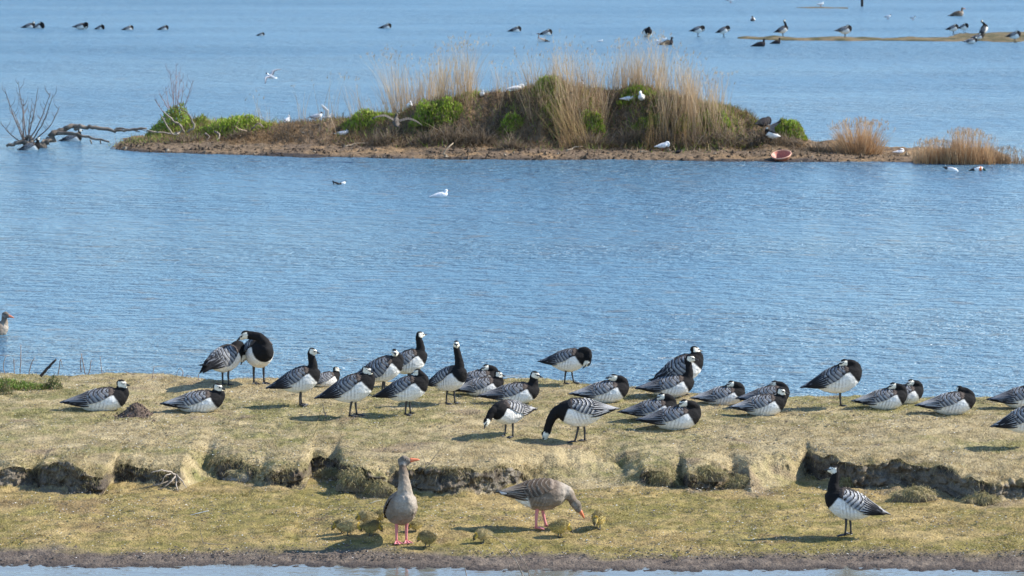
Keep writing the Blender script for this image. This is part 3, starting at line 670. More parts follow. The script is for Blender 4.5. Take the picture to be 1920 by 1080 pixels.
reeds(1855,1935,306,278,420,'low rusty stubble reaching the right edge',.0,((.28,.19,.11),(.42,.30,.19)),'grass_tuft',.012,.4,.4,'grass','rusty tufts at the right end of the island')
# green sprigs straggling out of the patches
for (a_, b2_, pb, pt, lb, n) in PATCH:
    cx = (a_ + b2_) / 2; q = on_ground(cx, pb - (pb - pt) * .25, isl_h, *ylim); w_ = (b2_ - a_) / pxm(q[1]) * .75; m = n // 2
    x = rng.normal(0, w_ * .55, m); y = rng.normal(-.1, .45, m); z = isl_h(q[0] + x, q[1] + y) - q[2]; k = z > -.9
    P = np.stack([x, y, z - .02], -1)[k]; m = len(P); lean = rng.normal(0, .6, (m, 3)); lean[:, 2] = .8
    c = np.where(rng.random((m, 1)) < .55, mixc((.13,.20,.03), (.34,.40,.07), rng.random(m)), mixc((.24,.16,.08), (.46,.33,.18), rng.random(m)))
    V, Fc, C = ribbons(P, rng.uniform(.06, .22, m), rng.uniform(.012, .022, m), lean, rng.normal(0, .3, (m, 3)), c, 2)
    link('sprigs', mesh_np('sprigs', V, Fc, C, False), M_LEAF, label='loose green and brown sprigs around the ' + lb, cat='grass', kind='stuff', loc=q)
# matted dry grass on the mound
def mat_grass(name, n, yr, colr, label, L0, L1, cond, down=.6, w=.014):
    x = rng.uniform(ix[0] + .3, ix[-1], n); yf_ = np.interp(x, ix, iyf); y = yf_ + rng.uniform(*yr, n)
    k = cond(x, y - yf_); x, y = x[k], y[k]; n = len(x); z = isl_h(x, y); P = np.stack([x, y, z - .02], -1)
    lean = np.stack([rng.normal(0, .45, n), rng.normal(-.45, .4, n), rng.uniform(.2, 1.1, n)], -1); bend = np.stack([rng.normal(0, .3, n), rng.normal(-.2, .2, n), -rng.uniform(.2, 1.2, n) * down], -1)
    c = mixc(colr[0], colr[1], rng.random(n) ** 1.2) * rng.uniform(.55, 1.25, (n, 1)); c = c * (1 + .35 * fbm(x * 1.3, y * 1.3, 2.0))[:, None]
    V, Fc, C = ribbons(P, rng.uniform(L0, L1, n), rng.uniform(.6, 1.2, n) * w, lean, bend, c, 2)
    link(name, mesh_np(name, V, Fc, np.clip(C, 0, 1), False), M_REED, label=label, cat='grass', kind='stuff')
HZ = lambda x: np.interp(x, ix, izc)
mat_grass('dry_grass', 90000, (1.5, 4.6), ((.20,.13,.07),(.42,.28,.15)), 'matted brown grass over the mound of the island', .07, .26, lambda x, d: (HZ(x) > .35) & (rng.random(len(x)) < .35 + .65 * sst(-.3, .3, fbm(x * 1.1, d * 1.4, 4.0))))
XG0, XG1 = at_z(1000, 250)[0], at_z(1390, 250)[0]
mat_grass('green_undergrowth', 26000, (1.6, 4.2), ((.13,.19,.03),(.33,.37,.07)), 'low green growth creeping between the dry reeds', .06, .22, lambda x, d: (x > XG0) & (x < XG1) & (rng.random(len(x)) < sst(-.15, .25, fbm(x * 1.0 + 4, d * 1.2, 9.0))), .2, .018)
mat_grass('dead_twigs', 9000, (1.3, 4.0), ((.10,.08,.06),(.34,.28,.21)), 'tangled dead twigs over the foot of the mound', .15, .45, lambda x, d: (HZ(x) > .5) & (rng.random(len(x)) < .3 + .7 * sst(-.2, .3, fbm(x * .9, d, 3.0))), .3, .012)
mat_grass('straw_litter', 16000, (.35, 3.4), ((.25,.18,.10),(.48,.37,.22)), 'straw and stalks washed up on the island beach', .05, .30, lambda x, d: rng.random(len(x)) < sst(.1, 1.4, d) * sst(-.3, .3, fbm(x * .9, d * 2.0, 6.0)), .9, .010)
mat_grass('stubble', 9000, (.4, 3.2), ((.26,.17,.09),(.42,.29,.16)), 'brown stubble on the right spit of the island', .06, .16, lambda x, d: (x > at_z(1380, 300)[0]) & (x < at_z(1720, 300)[0]), .6, .012)
# clods, shell and debris along the island shore
n = 4200; x = rng.uniform(ix[0], ix[-1], n); y = np.interp(x, ix, iyf) + rng.uniform(-.1, 2.3, n); z = isl_h(x, y); k = (z > -.01) & (rng.random(n) < .2 + .8 * sst(-.3, .4, fbm(x * .8, y * 1.6, 5.0))); x, y, z = x[k], y[k], z[k]; n = len(x)
q = rng.uniform(.012, .05, n) * rng.uniform(.5, 1.5, n); D_ = np.array([(1,0,0),(-1,0,0),(0,1,0),(0,-1,0),(0,0,.8)]); V = D_[None] * q[:, None, None] * rng.uniform(.5, 1.5, (n, 1, 3)) + rng.normal(0, .2, (n, 5, 3)) * q[:, None, None] + np.stack([x, y, z], -1)[:, None]
bq = (np.arange(n) * 5)[:, None, None]; Fc = (bq + np.array([(0,2,4),(2,1,4),(1,3,4),(3,0,4)])[None]).reshape(-1, 3); cc = np.array([(.07,.05,.035),(.11,.08,.055),(.045,.035,.028),(.15,.11,.075),(.24,.20,.15)])[rng.choice(5, n, p=(.3,.3,.2,.15,.05))]
link('beach_clods', mesh_np('beach_clods', V.reshape(-1, 3), [Fc], np.repeat(cc, 5, 0), False), M_ISLAND, label='dark clods and bits of debris strewn along the island shore', cat='debris', kind='stuff')
# left shrub on the island hummock, root tangle and dead log
def isl_at(px, py): return on_ground(px, py, isl_h, *ylim)
def shrub(name, px, py, stems, label, where, r0=.022, col=(.24,.17,.14), twigs=4, par_cat='shrub'):
    brs = []
    for (tx_, ty_, bow) in stems:
        mx, my = px + (tx_ - px) * .45 + bow, py + (ty_ - py) * .5
        d = rng.uniform(-.4, .4); sx = px + rng.uniform(-6, 6)
        brs.append([(sx, py, 0, r0), (mx, my, d * .5, r0 * .62), (tx_, ty_, d, r0 * .22)])
        for q in range(twigs):
            t = rng.uniform(.4, .95); bx_ = mx + (tx_ - mx) * t if t > .5 else sx + (mx - sx) * t * 2; by2 = my + (ty_ - my) * (t - .5) * 2 if t > .5 else py + (my - py) * t * 2
            bx_ = np.interp(t, (0, .5, 1), (sx, mx, tx_)); by2 = np.interp(t, (0, .5, 1), (py, my, ty_))
            ln_ = rng.uniform(8, 24); sgn = rng.choice((-1, 1)); brs.append([(bx_, by2, d * t, r0 * .28), (bx_ + sgn * ln_ * .35, by2 - ln_ * .5, d, r0 * .2), (bx_ + sgn * ln_ * .4, by2 - ln_, d, r0 * .10)])
    return wood(name, brs, label, par_cat, where, None, col)
x, y = at_z(52, 277)
shrub('bare_shrub', 50, 277, [(8,165,-4),(34,152,0),(72,163,2),(95,172,6),(100,175,10),(60,195,0),(2,232,-6),(44,185,-2),(112,200,14),(24,205,0)], 'bare grey shrub standing in the water at the left edge', (x, y, -.05), .020, (.13,.10,.085), 7)
shrub('bare_shrub', 330, 236, [(318,130,0),(330,118,0),(345,150,3),(362,150,4),(310,160,-4),(290,185,-6),(325,150,-2),(300,176,0),(338,140,0)], 'thin reddish bare shrub growing out of the left green hummock', isl_at(330, 240), .013, (.22,.14,.12), 8)
q = (at_z(82, 277)[0], at_z(82, 277)[1], -.05)
wood('fallen_branch', [[(78,278,0,.10),(90,262,.1,.085),(108,248,.2,.07),(130,240,.3,.06),(150,236,.3,.055),(180,240,.3,.045),(215,245,.3,.040),(245,243,.3,.032),(275,241,.3,.02)],
  [(104,250,.2,.05),(135,250,.0,.04),(165,257,-.1,.032),(205,266,-.2,.02)],[(148,237,.3,.05),(140,244,.3,.04)],[(170,262,-.1,.02),(171,270,-.1,.015)],[(188,264,-.1,.018),(189,270,-.1,.012)],
  [(82,276,0,.07),(60,272,-.1,.06),(35,268,-.1,.05),(12,274,-.2,.03)],[(60,272,-.1,.05),(56,256,0,.045),(44,262,0,.03),(30,270,-.2,.02)],[(97,252,.1,.045),(99,246,.1,.035)],[(215,245,.3,.028),(225,240,.3,.02),(262,247,.3,.012)],[(255,247,.2,.018),(262,243,.2,.010),(290,250,0,.006)]],
  'grey dead branch arching from the water to the left end of the island', 'branch', q, col=(.11,.092,.075))
wood('dead_root', [[(345,248,0,.03),(338,235,-.1,.028),(325,226,-.2,.022),(305,208,-.2,.014)],[(340,246,0,.028),(325,252,-.2,.022),(308,228,-.3,.016),(300,214,-.3,.012)],[(350,248,0,.03),(364,238,-.1,.025),(352,212,-.1,.018),(340,205,0,.01)],[(338,250,0,.025),(310,250,-.1,.02),(275,244,-.2,.014)]],
  'bleached roots looping over the left green hummock', 'root', isl_at(342, 256), col=(.19,.16,.13))
wood('dead_root', [[(402,246,0,.025),(412,252,-.2,.02),(408,262,-.3,.018),(396,268,-.4,.012)],[(385,250,0,.02),(392,256,-.2,.016),(386,264,-.3,.01)]], 'curled pale root hanging at the middle of the left hummock', 'root', isl_at(402, 256), col=(.20,.16,.125))
wood('dead_root', [[(430,248,0,.018),(438,262,-.3,.016),(448,280,-.8,.012),(450,286,-1.0,.008)]], 'single pale root reaching down to the water line', 'root', isl_at(432, 256), col=(.20,.16,.125))
wood('dead_root', [[(470,244,0,.022),(485,232,-.1,.018),(495,240,-.2,.012)],[(462,246,0,.02),(448,242,-.1,.015),(440,236,-.2,.01)]], 'small root tangle at the right end of the green hummock', 'root', isl_at(468, 252), col=(.19,.14,.10))
STK = [(645,275,690,268,'pale stick lying on the brown beach below the sitting gull'),(830,290,850,268,'crooked stick leaning on the beach under the left reeds'),(850,270,895,262,'long pale stick at the foot of the mound'),(1062,283,1095,274,'slanting stick on the beach below the golden grass'),(1255,262,1275,248,'thin stick leaning above the preening gull'),(1200,285,1230,288,'flat stick half buried in the sandy shore')]
for (xa, ya, xb_, yb2, lb) in STK:
    q = isl_at(xa, ya); wood('beach_stick', [[(xa, ya, 0, .022), ((xa+xb_)/2, (ya+yb2)/2 - 2, .1, .018), (xb_, yb2, .25, .010)]], lb, 'stick', q, 'sticks on the island beach', (.21,.165,.115))
# dark scrub clumps on the face of the mound
def scrub(px, py, wpx, hpx, label, n=420, col=((.16,.12,.085),(.33,.26,.18))):
    bx, by_, bz = isl_at(px, py); s = pxm(by_); rx = wpx / s / 2; hz = hpx / s
    a = rng.uniform(0, 2*math.pi, n); x = rng.normal(0, .35, n) * rx; y = rng.normal(0, .2, n) * rx - .1; z = isl_h(bx + x, by_ + y) - bz
    lean = np.stack([x / rx * .9 + rng.normal(0, .4, n), rng.normal(-.5, .4, n), rng.uniform(.1, 1, n)], -1); bend = rng.normal(0, .25, (n, 3)); bend[:, 2] -= .25
    c = mixc(col[0], col[1], rng.random(n)); V, Fc, C = ribbons(np.stack([x, y, z], -1), rng.uniform(.3, 1., n) * hz, rng.uniform(.010, .020, n), lean, bend, c, 3)
    root = link('dry_scrub', None, label=label, cat='scrub', group='dry twiggy scrub on the mound', loc=(bx, by_, bz)); link('twigs', mesh_np('twigs', V, Fc, C, False), M_REED, root)['kind'] = 'stuff'
for (a, b_, w_, h_, lb) in [(800,262,70,40,'grey scrub at the left foot of the mound'),(850,258,80,46,'tangled scrub below the left reeds'),(905,262,60,50,'brown scrub under the bare slope'),(960,274,66,40,'bushy scrub at the foot of the mound below the small green tuft'),(1110,268,70,46,'pale scrub at the foot of the golden grass'),(1180,262,80,50,'dark scrub below the gull pair'),
   (1240,262,70,44,'scrub above the preening gull'),(1300,262,80,46,'scrub below the bright green patches'),(1370,262,80,44,'twiggy scrub on the right shoulder of the mound'),(1420,262,70,40,'scrub left of the flapping goose'),(1480,268,80,34,'brown scrub under the right green cushion'),(720,262,70,34,'dark scrub right of the sitting gull'),(1540,280,90,26,'low scrub where the right spit begins'),(350,262,90,26,'dark scrub under the left green hummock'),(455,254,70,22,'rusty scrub under the second green hummock')]:
    scrub(a, b_, w_, h_, lb)
# pink bowl
bx, by_, bz = isl_at(1466, 298); s = pxm(by_); R = 18.0 / s
prof = [(.0,.02),(.55,.0),(.62,.0),(.80,.35),(.97,.82),(1.0,.86),(1.02,.90),(.99,.92),(.94,.86),(.76,.38),(.58,.06),(0,.06)]
n = 36; a = np.linspace(0, 2*math.pi, n, endpoint=False); V = np.array([[(R * r * math.cos(q), R * r * math.sin(q), R * .68 * z) for q in a] for r, z in prof]).reshape(-1, 3)
i = np.arange(len(prof) - 1)[:, None] * n; j = np.arange(n)[None]; j2 = (j + 1) % n; Q = np.stack([i + j, i + j2, i + n + j2, i + n + j], -1).reshape(-1, 4)
M_BOWL = attr_mat('weathered_plastic', .5, 20, .15, spec=.4)
root = bpy.data.objects.new('plastic_bowl', None); COL.objects.link(root); root.location = (bx, by_, bz - .02); root.rotation_euler = (math.radians(20), math.radians(-9), 0); root['label'] = 'faded pink plastic bowl lying on the shore at the right of the island'; root['category'] = 'bowl'
c = np.repeat(np.array([(.52,.16,.085)] * 7 + [(.62,.33,.20)] + [(.42,.12,.08)] * 4), n, 0)
link('shell', mesh_np('shell', V, [Q], c), M_BOWL, root)
rim = np.array([(R * 1.02 * math.cos(q), R * 1.02 * math.sin(q), R * .68 * .90) for q in np.linspace(0, 2*math.pi, 37)]); Vr, Fr = tube(rim, .016, 8, (0, 0, 1)); link('rim', mesh_np('rim', Vr, Fr, (.58,.30,.20)), M_BOWL, root)
# post in the far water
x, y = at_z(1616, 12, 0); s = pxm(y, 0)
root = bpy.data.objects.new('mooring_post', None); COL.objects.link(root); root.location = (x, y, -.4); root['label'] = 'black weathered post rising from the far water at the top edge'; root['category'] = 'post'
Vp, Fp = tube(np.array([(0,0,0),(.01,0,.5),(.0,.01,1.0),(.02,0,1.35),(.02,0,1.42)]), (.07,.072,.066,.06,.03), 12, (0, 1, 0)); link('shaft', mesh_np('shaft', Vp, Fp, (.03,.027,.025)), M_WOOD, root)
Vp, Fp = tube(np.array([(.02,0,1.36),(.02,0,1.42),(.02,0,1.46)]), (.075,.078,.05), 12, (0, 1, 0)); link('cap', mesh_np('cap', Vp, Fp, (.045,.04,.038)), M_WOOD, root)
# ------------------------------------------------------------------ birds: builders
def nrm(v): v = np.asarray(v, float); return v / (np.linalg.norm(v) + 1e-9)
BODY = np.array([  # x, centre z, half width, half height
 (-.300,.020,.010,.008),(-.265,.016,.030,.022),(-.215,.008,.055,.045),(-.150,-.002,.080,.080),(-.070,-.006,.100,.108),
 (.010,-.002,.106,.120),(.080,.008,.102,.116),(.140,.018,.086,.098),(.185,.026,.062,.072),(.212,.032,.034,.040),(.222,.034,.008,.010)])
SPEC = {
 'barnacle': dict(neck=.036, base=.074, head=1.02, bill=(.040,.013), bw=1.05, bh=1.07, legc=(.025,.025,.03), billc=(.02,.02,.022)),
 'greylag': dict(neck=.034, base=.092, head=1.12, bill=(.072,.019), bw=1.16, bh=1.06, legc=(.62,.22,.22), billc=(.72,.20,.09)),
 'gull': dict(neck=.040, base=.060, head=1.05, bill=(.055,.009), bw=.82, bh=.80, legc=(.3,.04,.03), billc=(.25,.03,.02)),
 'gosling': dict(neck=.050, base=.085, head=1.6, bill=(.045,.018), bw=1.1, bh=1.12, legc=(.06,.06,.05), billc=(.05,.045,.04)),
 'duck': dict(neck=.038, base=.062, head=1.15, bill=(.060,.020), bw=1.0, bh=.92, legc=(.5,.2,.05), billc=(.05,.05,.06)),
 'grebe': dict(neck=.024, base=.05, head=.9, bill=(.075,.010), bw=.8, bh=.8, legc=(.1,.1,.1), billc=(.35,.15,.12)),
}
NECKS = {  # neck path (body frame), head direction
 'alert': ([(.10,.03),(.155,.10),(.168,.16),(.168,.215),(.176,.262)], (1,0,.05)),
 'tall': ([(.10,.03),(.150,.11),(.163,.20),(.165,.285),(.172,.345)], (1,0,.12)),
 'up': ([(.10,.03),(.160,.09),(.170,.145),(.170,.185)], (1,0,-.05)),
 'low': ([(.10,.02),(.178,.05),(.180,.10),(.152,.142)], (1,0,-.1)),
 'graze': ([(.12,.03),(.205,.025),(.265,-.03),(.305,-.11),(.32,-.165)], (.35,0,-1)),
 'reach': ([(.12,.03),(.22,.04),(.31,.02),(.39,-.06),(.42,-.12)], (.5,0,-.9)),
 'sleep': ([(.11,.02),(.172,.045),(.176,.095),(.138,.130),(.085,.140)], (-1,-.25,-.20)),
 'sleepfar': ([(.11,.02),(.168,.04),(.170,.085),(.132,.118),(.075,.128)], (-1,.30,-.20)),
 'chest': ([(.11,.05),(.18,.105),(.235,.085),(.245,.03),(.222,-.02)], (-.55,-.25,-.8)),
 'back': ([(.11,.03),(.165,.09),(.150,.155),(.09,.175),(.03,.165)], (-1,.35,-.35)),
 'swim': ([(.10,.02),(.16,.07),(.17,.14),(.175,.20)], (1,0,-.03)),
 'short': ([(.10,.03),(.165,.07),(.185,.115)], (1,0,-.05)),
 'dip': ([(.12,.02),(.20,.03),(.25,-.02),(.275,-.07)], (.6,0,-.8)),
 'side': ([(.11,.0,.03),(.150,.0,.095),(.135,-.045,.150),(.085,-.125,.165)], (-.3,-.8,-.45)),
 'upright': ([(.10,.04),(.15,.12),(.15,.22),(.14,.30)], (.6,.0,.8)),
}
WHITE = np.array((.80,.78,.73)); BLACK = np.array((.012,.0115,.012))
def clrmix(c, col, m): return c * (1 - m[:, None]) + np.asarray(col) * m[:, None]
_tmp = bpy.data.objects.new('tmp', None)
def remesh(V, faces, vox, it=3):
    me = mesh_np('tmp_mesh', V, faces)
    o = bpy.data.objects.new('tmp_obj', me); COL.objects.link(o)
    md = o.modifiers.new('r', 'REMESH'); md.mode = 'VOXEL'; md.voxel_size = vox; md.use_smooth_shade = True
    sm = o.modifiers.new('s', 'SMOOTH'); sm.factor = .5; sm.iterations = it
    dg = bpy.context.evaluated_depsgraph_get()
    nm = bpy.data.meshes.new_from_object(o.evaluated_get(dg))
    bpy.data.objects.remove(o); bpy.data.meshes.remove(me)
    nm.materials.clear()
    return nm
def build_bird(sp, neck='alert', turn=0.0, tilt=0.0, pitch=8.0, pose='stand', plume=None, wing='fold', stride=.03, vox=.0085, onelegged=False, variant=0):
    """returns list of (name, mesh, material, parent_index) in local metres, goose sized"""
    S = SPEC[sp]; plume = plume or sp
    cz = {'stand': .265, 'sit': .098, 'swim': .045}[pose]
    if sp == 'greylag' and pose == 'stand': cz = .272
    if sp == 'gosling': cz = {'stand': .225}[pose]
    if sp == 'gull' and pose != 'swim': cz = {'stand': .205, 'sit': .085}[pose]
    if pose == 'sit': pitch = min(pitch, 4)
    a = math.radians(pitch); ca, sa = math.cos(a), math.sin(a)
    def T(P):
        P = np.asarray(P, float); x, y, z = P[..., 0], P[..., 1], P[..., 2]
        return np.stack([x * ca - z * sa, y, x * sa + z * ca + cz], -1)
    bd = BODY.copy(); bd[:, 2] *= S['bw']; bd[:, 3] *= S['bh']
    if pose == 'sit': bd[:, 2] *= 1.08; bd[:, 3] *= .86
    if sp == 'gosling': bd[:, 0] *= .80; bd[:4, 3] *= 1.15
    xs = np.linspace(bd[0, 0], bd[-1, 0], 28)
    zc, hw, hh = (np.interp(xs, bd[:, 0], bd[:, k]) for k in (1, 2, 3))
    for q in (zc, hw, hh): q[1:-1] = (q[:-2] + 2 * q[1:-1] + q[2:]) / 4
    bc = np.stack([xs, 0 * xs, zc], -1)
    n = len(xs)
    Vb, Fb = loft(T(bc), np.tile((0, 1, 0), (n, 1)), np.tile((-sa, 0, ca), (n, 1)), hw, hh, 20)
    P, hd = NECKS[neck]
    P = np.array([(p[0] * (.86 if sp == 'gosling' else 1), 0 if len(p) < 3 else p[1], p[-1]) for p in P]); 
    if neck in ('sleep', 'back', 'chest'): P[-2:, 1] -= .022; 
    if neck == 'sleepfar': P[-2:, 1] += .022
    if sp in ('gull', 'duck', 'grebe') and neck in ('up', 'alert', 'swim', 'low', 'upright'):
        k = .62 if sp != 'grebe' else 1.0; P[1:, 2] = P[0, 2] + (P[1:, 2] - P[0, 2]) * k
    if sp == 'gosling': P[1:] = P[0] + (P[1:] - P[0]) * np.array((.72, 1, .72))
    NP = crom(T(P), 7); t = np.linspace(0, 1, len(NP))
    ex = 4.0 if neck in ('sleep', 'sleepfar', 'back', 'chest') else 2.0; rn = S['base'] * (1 - t) ** ex + S['neck'] * (1 - (1 - t) ** ex)
    rn = np.maximum(rn, S['neck']) * np.where(t > .85, 1.04, 1)
    Tn, Sn, Un = path_frames(NP)
    Vn, Fn = loft(NP, Sn, Un, rn * .95, rn, 12)
    hd = np.array(hd, float)
    ct, st_ = math.cos(math.radians(turn)), math.sin(math.radians(turn))
    hd = np.array((hd[0] * ct - hd[1] * st_, hd[0] * st_ + hd[1] * ct, hd[2] + math.tan(math.radians(tilt))))
    hd = nrm(hd); ref = np.array((0, 0, 1.)) if abs(hd[2]) < .75 else np.array((ca, 0, sa)) * (1 if hd[2] < 0 else -1)
    hs = nrm(np.cross(ref, hd)); hu = nrm(np.cross(hd, hs))
    H = S['head']; hc = NP[-1] + hd * .010 + hu * .010
    hf = np.array((-.040,-.032,-.016,.004,.024,.042,.056,.064)) * H
    hr = np.array((.006,.022,.0335,.0375,.034,.026,.017,.006)) * H
    hwd = hr * np.array((1, .92, .86, .84, .8, .75, .7, .7))
    if sp == 'gosling': hr *= 1.0
    off = np.array((0, 0, .001, .002, .0, -.004, -.008, -.010)) * H
    HC = hc + hd * hf[:, None] + hu * off[:, None]
    m = len(hf)
    Vh, Fh = loft(HC, np.tile(hs, (m, 1)), np.tile(hu, (m, 1)), hwd, hr, 12)
    V = np.concatenate([Vb, Vn, Vh]); faces = []
    k = 0
    for Vx, Fx in ((Vb, Fb), (Vn, Fn), (Vh, Fh)):
        faces += [f + k for f in Fx]; k += len(Vx)
    me = remesh(V, faces, vox, 2)
    nv = len(me.vertices); co = np.empty(nv * 3, np.float32); me.vertices.foreach_get('co', co); co = co.reshape(-1, 3).astype(float)
    if sp != 'gosling':
        nrv = np.empty(nv * 3, np.float32); me.vertices.foreach_get('normal', nrv); nrv = nrv.reshape(-1, 3)
        co2 = co + nrv * ((.0065 if sp == 'greylag' else .0045) * fbm(co[:, 0] * 26, co[:, 1] * 50, co[:, 2] * 50 + variant, o=2))[:, None]; me.vertices.foreach_set('co', co2.astype(np.float32).ravel())
    # regions
    def near(Pts, R):
        d = np.linalg.norm(co[:, None] - Pts[None], axis=2) / R[None]; i = d.argmin(1); return d[np.arange(nv), i], i
    dn, i_n = near(NP, rn); dh, _ = near(HC[1:-1], hr[1:-1] * 1.0)
    db, i_b = near(T(bc), (hw + hh) / 2)
    L = co - (0, 0, cz); xb = L[:, 0] * ca + L[:, 2] * sa; zb = -L[:, 0] * sa + L[:, 2] * ca; yb_ = co[:, 1]
    isneck = ((np.minimum(dn, dh) < 1.12) & ((db > 1.0) | (i_n > len(NP) * .35))) | (dh < 1.1)
    ishead = dh < 1.12
    rel = co - hc; hfv = rel @ hd / H; huv = rel @ hu / H; hsv = rel @ hs / H
    nz = fbm(co[:, 0] * 30, co[:, 1] * 30 + variant * 7, co[:, 2] * 30, o=2)
    if plume == 'barnacle':
        bars = sst(.0, .75, np.sin((xb * .9 - zb * .30) * 2 * math.pi / .030 + nz * .8))
        amt = sst(-.17, -.05, xb) * sst(.10, -.02, xb) * sst(-.12, -.02, zb) * (.62 if variant % 2 else .48)
        c = clrmix(np.tile(WHITE, (nv, 1)), (.25,.23,.22), bars * amt)
        c = clrmix(c, BLACK, sst(.050, .065, zb - 0 * xb) * sst(-.19, -.15, xb))
        c = clrmix(c, (.80,.79,.76), sst(-.14, -.17, xb) * sst(.05, .03, zb))
        c = clrmix(c, BLACK, sst(.118, .132, xb + .50 * zb + .006 * nz))
        c[isneck] = BLACK
        face = ishead & (hfv > -.016) & (huv < .026 - .35 * np.maximum(0, -hfv)) & (huv > -.05)
        c[face] = (.80,.76,.64)
        c[ishead & (hfv > .022) & (huv > .008)] = (.80,.77,.68)
        c[ishead & (huv > .021) & (hfv < .036)] = BLACK
        c[ishead & (hfv > .030) & (np.abs(huv - .004) < .0055)] = BLACK
    elif plume == 'greylag':
        c = mixc((.24,.19,.145), (.16,.12,.09), sst(-.05, .10, zb))
        c = clrmix(c, (.40,.35,.29), sst(.10, .20, xb) * .75)
        bars = sst(.1, .8, np.sin((xb - zb * .35) * 2 * math.pi / .028 + nz)); c = clrmix(c, (.15,.125,.10), bars * sst(.08, -.02, xb) * sst(-.16, -.12, xb) * .9)
        c = clrmix(c, (.78,.77,.75), sst(-.115, -.135, xb + .4 * zb) * sst(.06, .04, zb))
        c = clrmix(c, (.40,.30,.25), sst(-.07, -.11, zb) * sst(-.15, -.1, xb) * .5)
        tn = np.clip((i_n / len(NP)), 0, 1)
        nc_ = mixc((.33,.275,.215), (.15,.11,.08), sst(.2, .8, tn)); c[isneck] = nc_[isneck]
        c[ishead] = np.where((huv > .0)[:, None], (.17,.14,.11), (.21,.175,.145))[ishead]
        c[ishead & (np.abs(hsv) > .018) & (hfv < .02) & (hfv > -.03) & (huv < 0)] = (.27,.24,.21)
    elif plume in ('gull', 'gullwhite', 'gullbrown'):
        c = np.tile((.80,.80,.79), (nv, 1)); c = clrmix(c, (.42,.44,.47), sst(.02, .035, zb) * sst(.12, .10, xb) * (0 if plume == 'gullwhite' else 1))
        c[isneck] = (.82,.82,.81)
        if plume == 'gull': c[ishead & (hfv > -.022)] = (.035,.025,.02)
        if plume == 'gullbrown': c = mixc((.09,.075,.06), (.14,.12,.10), sst(0, .2, nz))
    elif plume == 'gosling':
        c = mixc((.68,.54,.19), (.34,.27,.11), sst(-.03, .07, zb + .02 * nz))
        if variant == 1: c = c * .7
        if variant == 2: c = mixc((.62,.50,.24), (.46,.37,.18), sst(-.03, .07, zb))
        c[isneck] = (np.array((.74,.52,.09)) * (.75 if variant == 1 else 1)); c[ishead & (huv > .01)] = (.22,.175,.06)
        c[ishead & (hfv > .03)] = (.10,.08,.04)
    elif plume == 'tufted':
        c = clrmix(np.tile(BLACK, (nv, 1)), WHITE, (sst(.06, .02, zb) * sst(.12, .08, xb) * sst(-.16, -.12, xb)))
    elif plume == 'dark':
        c = np.tile((.03,.028,.03), (nv, 1))
    elif plume == 'shelduck':
        c = np.tile((.80,.79,.76), (nv, 1)); c = clrmix(c, (.55,.14,.04), sst(.03, .05, xb) * sst(.17, .15, xb)); c[isneck] = (.02,.05,.03); c = clrmix(c, BLACK, sst(.05, .065, zb) * sst(.03, -.0, xb))
    elif plume == 'whiteduck':
        c = np.tile((.80,.79,.76), (nv, 1)); c = clrmix(c, BLACK, sst(-.2, -.23, xb)); c[ishead] = (.03,.04,.03)
    elif plume == 'grebe':
        c = np.tile((.76,.74,.70), (nv, 1)); c = clrmix(c, (.30,.25,.20), sst(.03, .05, zb) * .6); c[isneck] = (.30,.25,.22); c[ishead & (huv > .0)] = (.05,.035,.03)
    else: c = np.tile((.3, .26, .22), (nv, 1))
    c = c * (1 + (.20 if plume == 'greylag' else .09) * nz)[:, None]
    setcol(me, np.clip(c, 0, 1))
    me.name = 'body'
    parts = [('body', me, M_DOWN if sp == 'gosling' else M_PLUME, -1)]
    # bill
    bl, br = S['bill']; bs = HC[-3]; 
    q = np.array((0, .25, .6, .85, 1.0)); C_ = bs + hd * (q * (bl + .012 * H))[:, None] - hu * (q ** 2 * br * .45)[:, None]
    r_ = br * np.array((1.0, .92, .62, .42, .15)); k = len(q)
    Vx, Fx = loft(C_, np.tile(hs, (k, 1)), np.tile(hu, (k, 1)), r_ * .8, r_, 8)
    parts.append(('bill', mesh_np('bill', Vx, Fx, S['billc']), M_HORN, -1))
    # eyes
    for s in (1, -1):
        e = hc + hd * .021 * H + hu * .011 * H + hs * s * .0255 * H
        ph = np.linspace(-math.pi/2, math.pi/2, 5)
        C_ = e + hs * (np.sin(ph) * .0055 * s)[:, None]; rr_ = np.maximum(np.cos(ph), .05) * .0055
        Vx, Fx = loft(C_, np.tile(hd, (5, 1)), np.tile(hu, (5, 1)), rr_, rr_, 8)
        parts.append(('eye', mesh_np('eye', Vx, Fx, (.01, .008, .006)), M_EYE, -1))
    # folded wings: overlapping feather rows, barred
    if wing in ('fold', 'droop') and sp != 'gosling':
        for s in (1, -1):
            nu, nw = 74, 16
            u = np.linspace(0, 1, nu); w = np.linspace(0, 1, nw)
            A = np.interp(u, (0,.12,.3,.5,.68,.84,1), (.066,.104,.113,.102,.066,.030,.006)) * S['bw'] * (1.07 if pose == 'sit' else 1)
            B = np.interp(u, (0,.12,.3,.5,.68,.84,1), (.085,.119,.127,.108,.066,.030,.006)) * S['bh'] * (.87 if pose == 'sit' else 1)
            dz = np.interp(u, (0,.3,.6,.8,1), (.018,.004,.002,.012,.014 if wing == 'fold' else -.045))
            th0 = np.interp(u, (0,.12,1), (58, 84, 88)); th1 = np.interp(u, (0,.15,.35,.6,.85,1), (46, 22, 4, -6, -6, -10))
            if wing == 'droop': th1 = th1 - np.interp(u, (0,.4,1), (0, 22, 10)); A = A * 1.07
            x = .135 - .515 * u
            Ug, Wg = np.meshgrid(u, w, indexing='ij'); th = np.radians(th0[:, None] * (1 - w) + th1[:, None] * w)
            # feather rows
            rowlen = .075; ph = (Ug + .10 * np.abs(Wg - .45) ** 1.2 * 2) / rowlen; rowi = np.floor(ph); fr = ph - rowi
            cover = Ug < .62
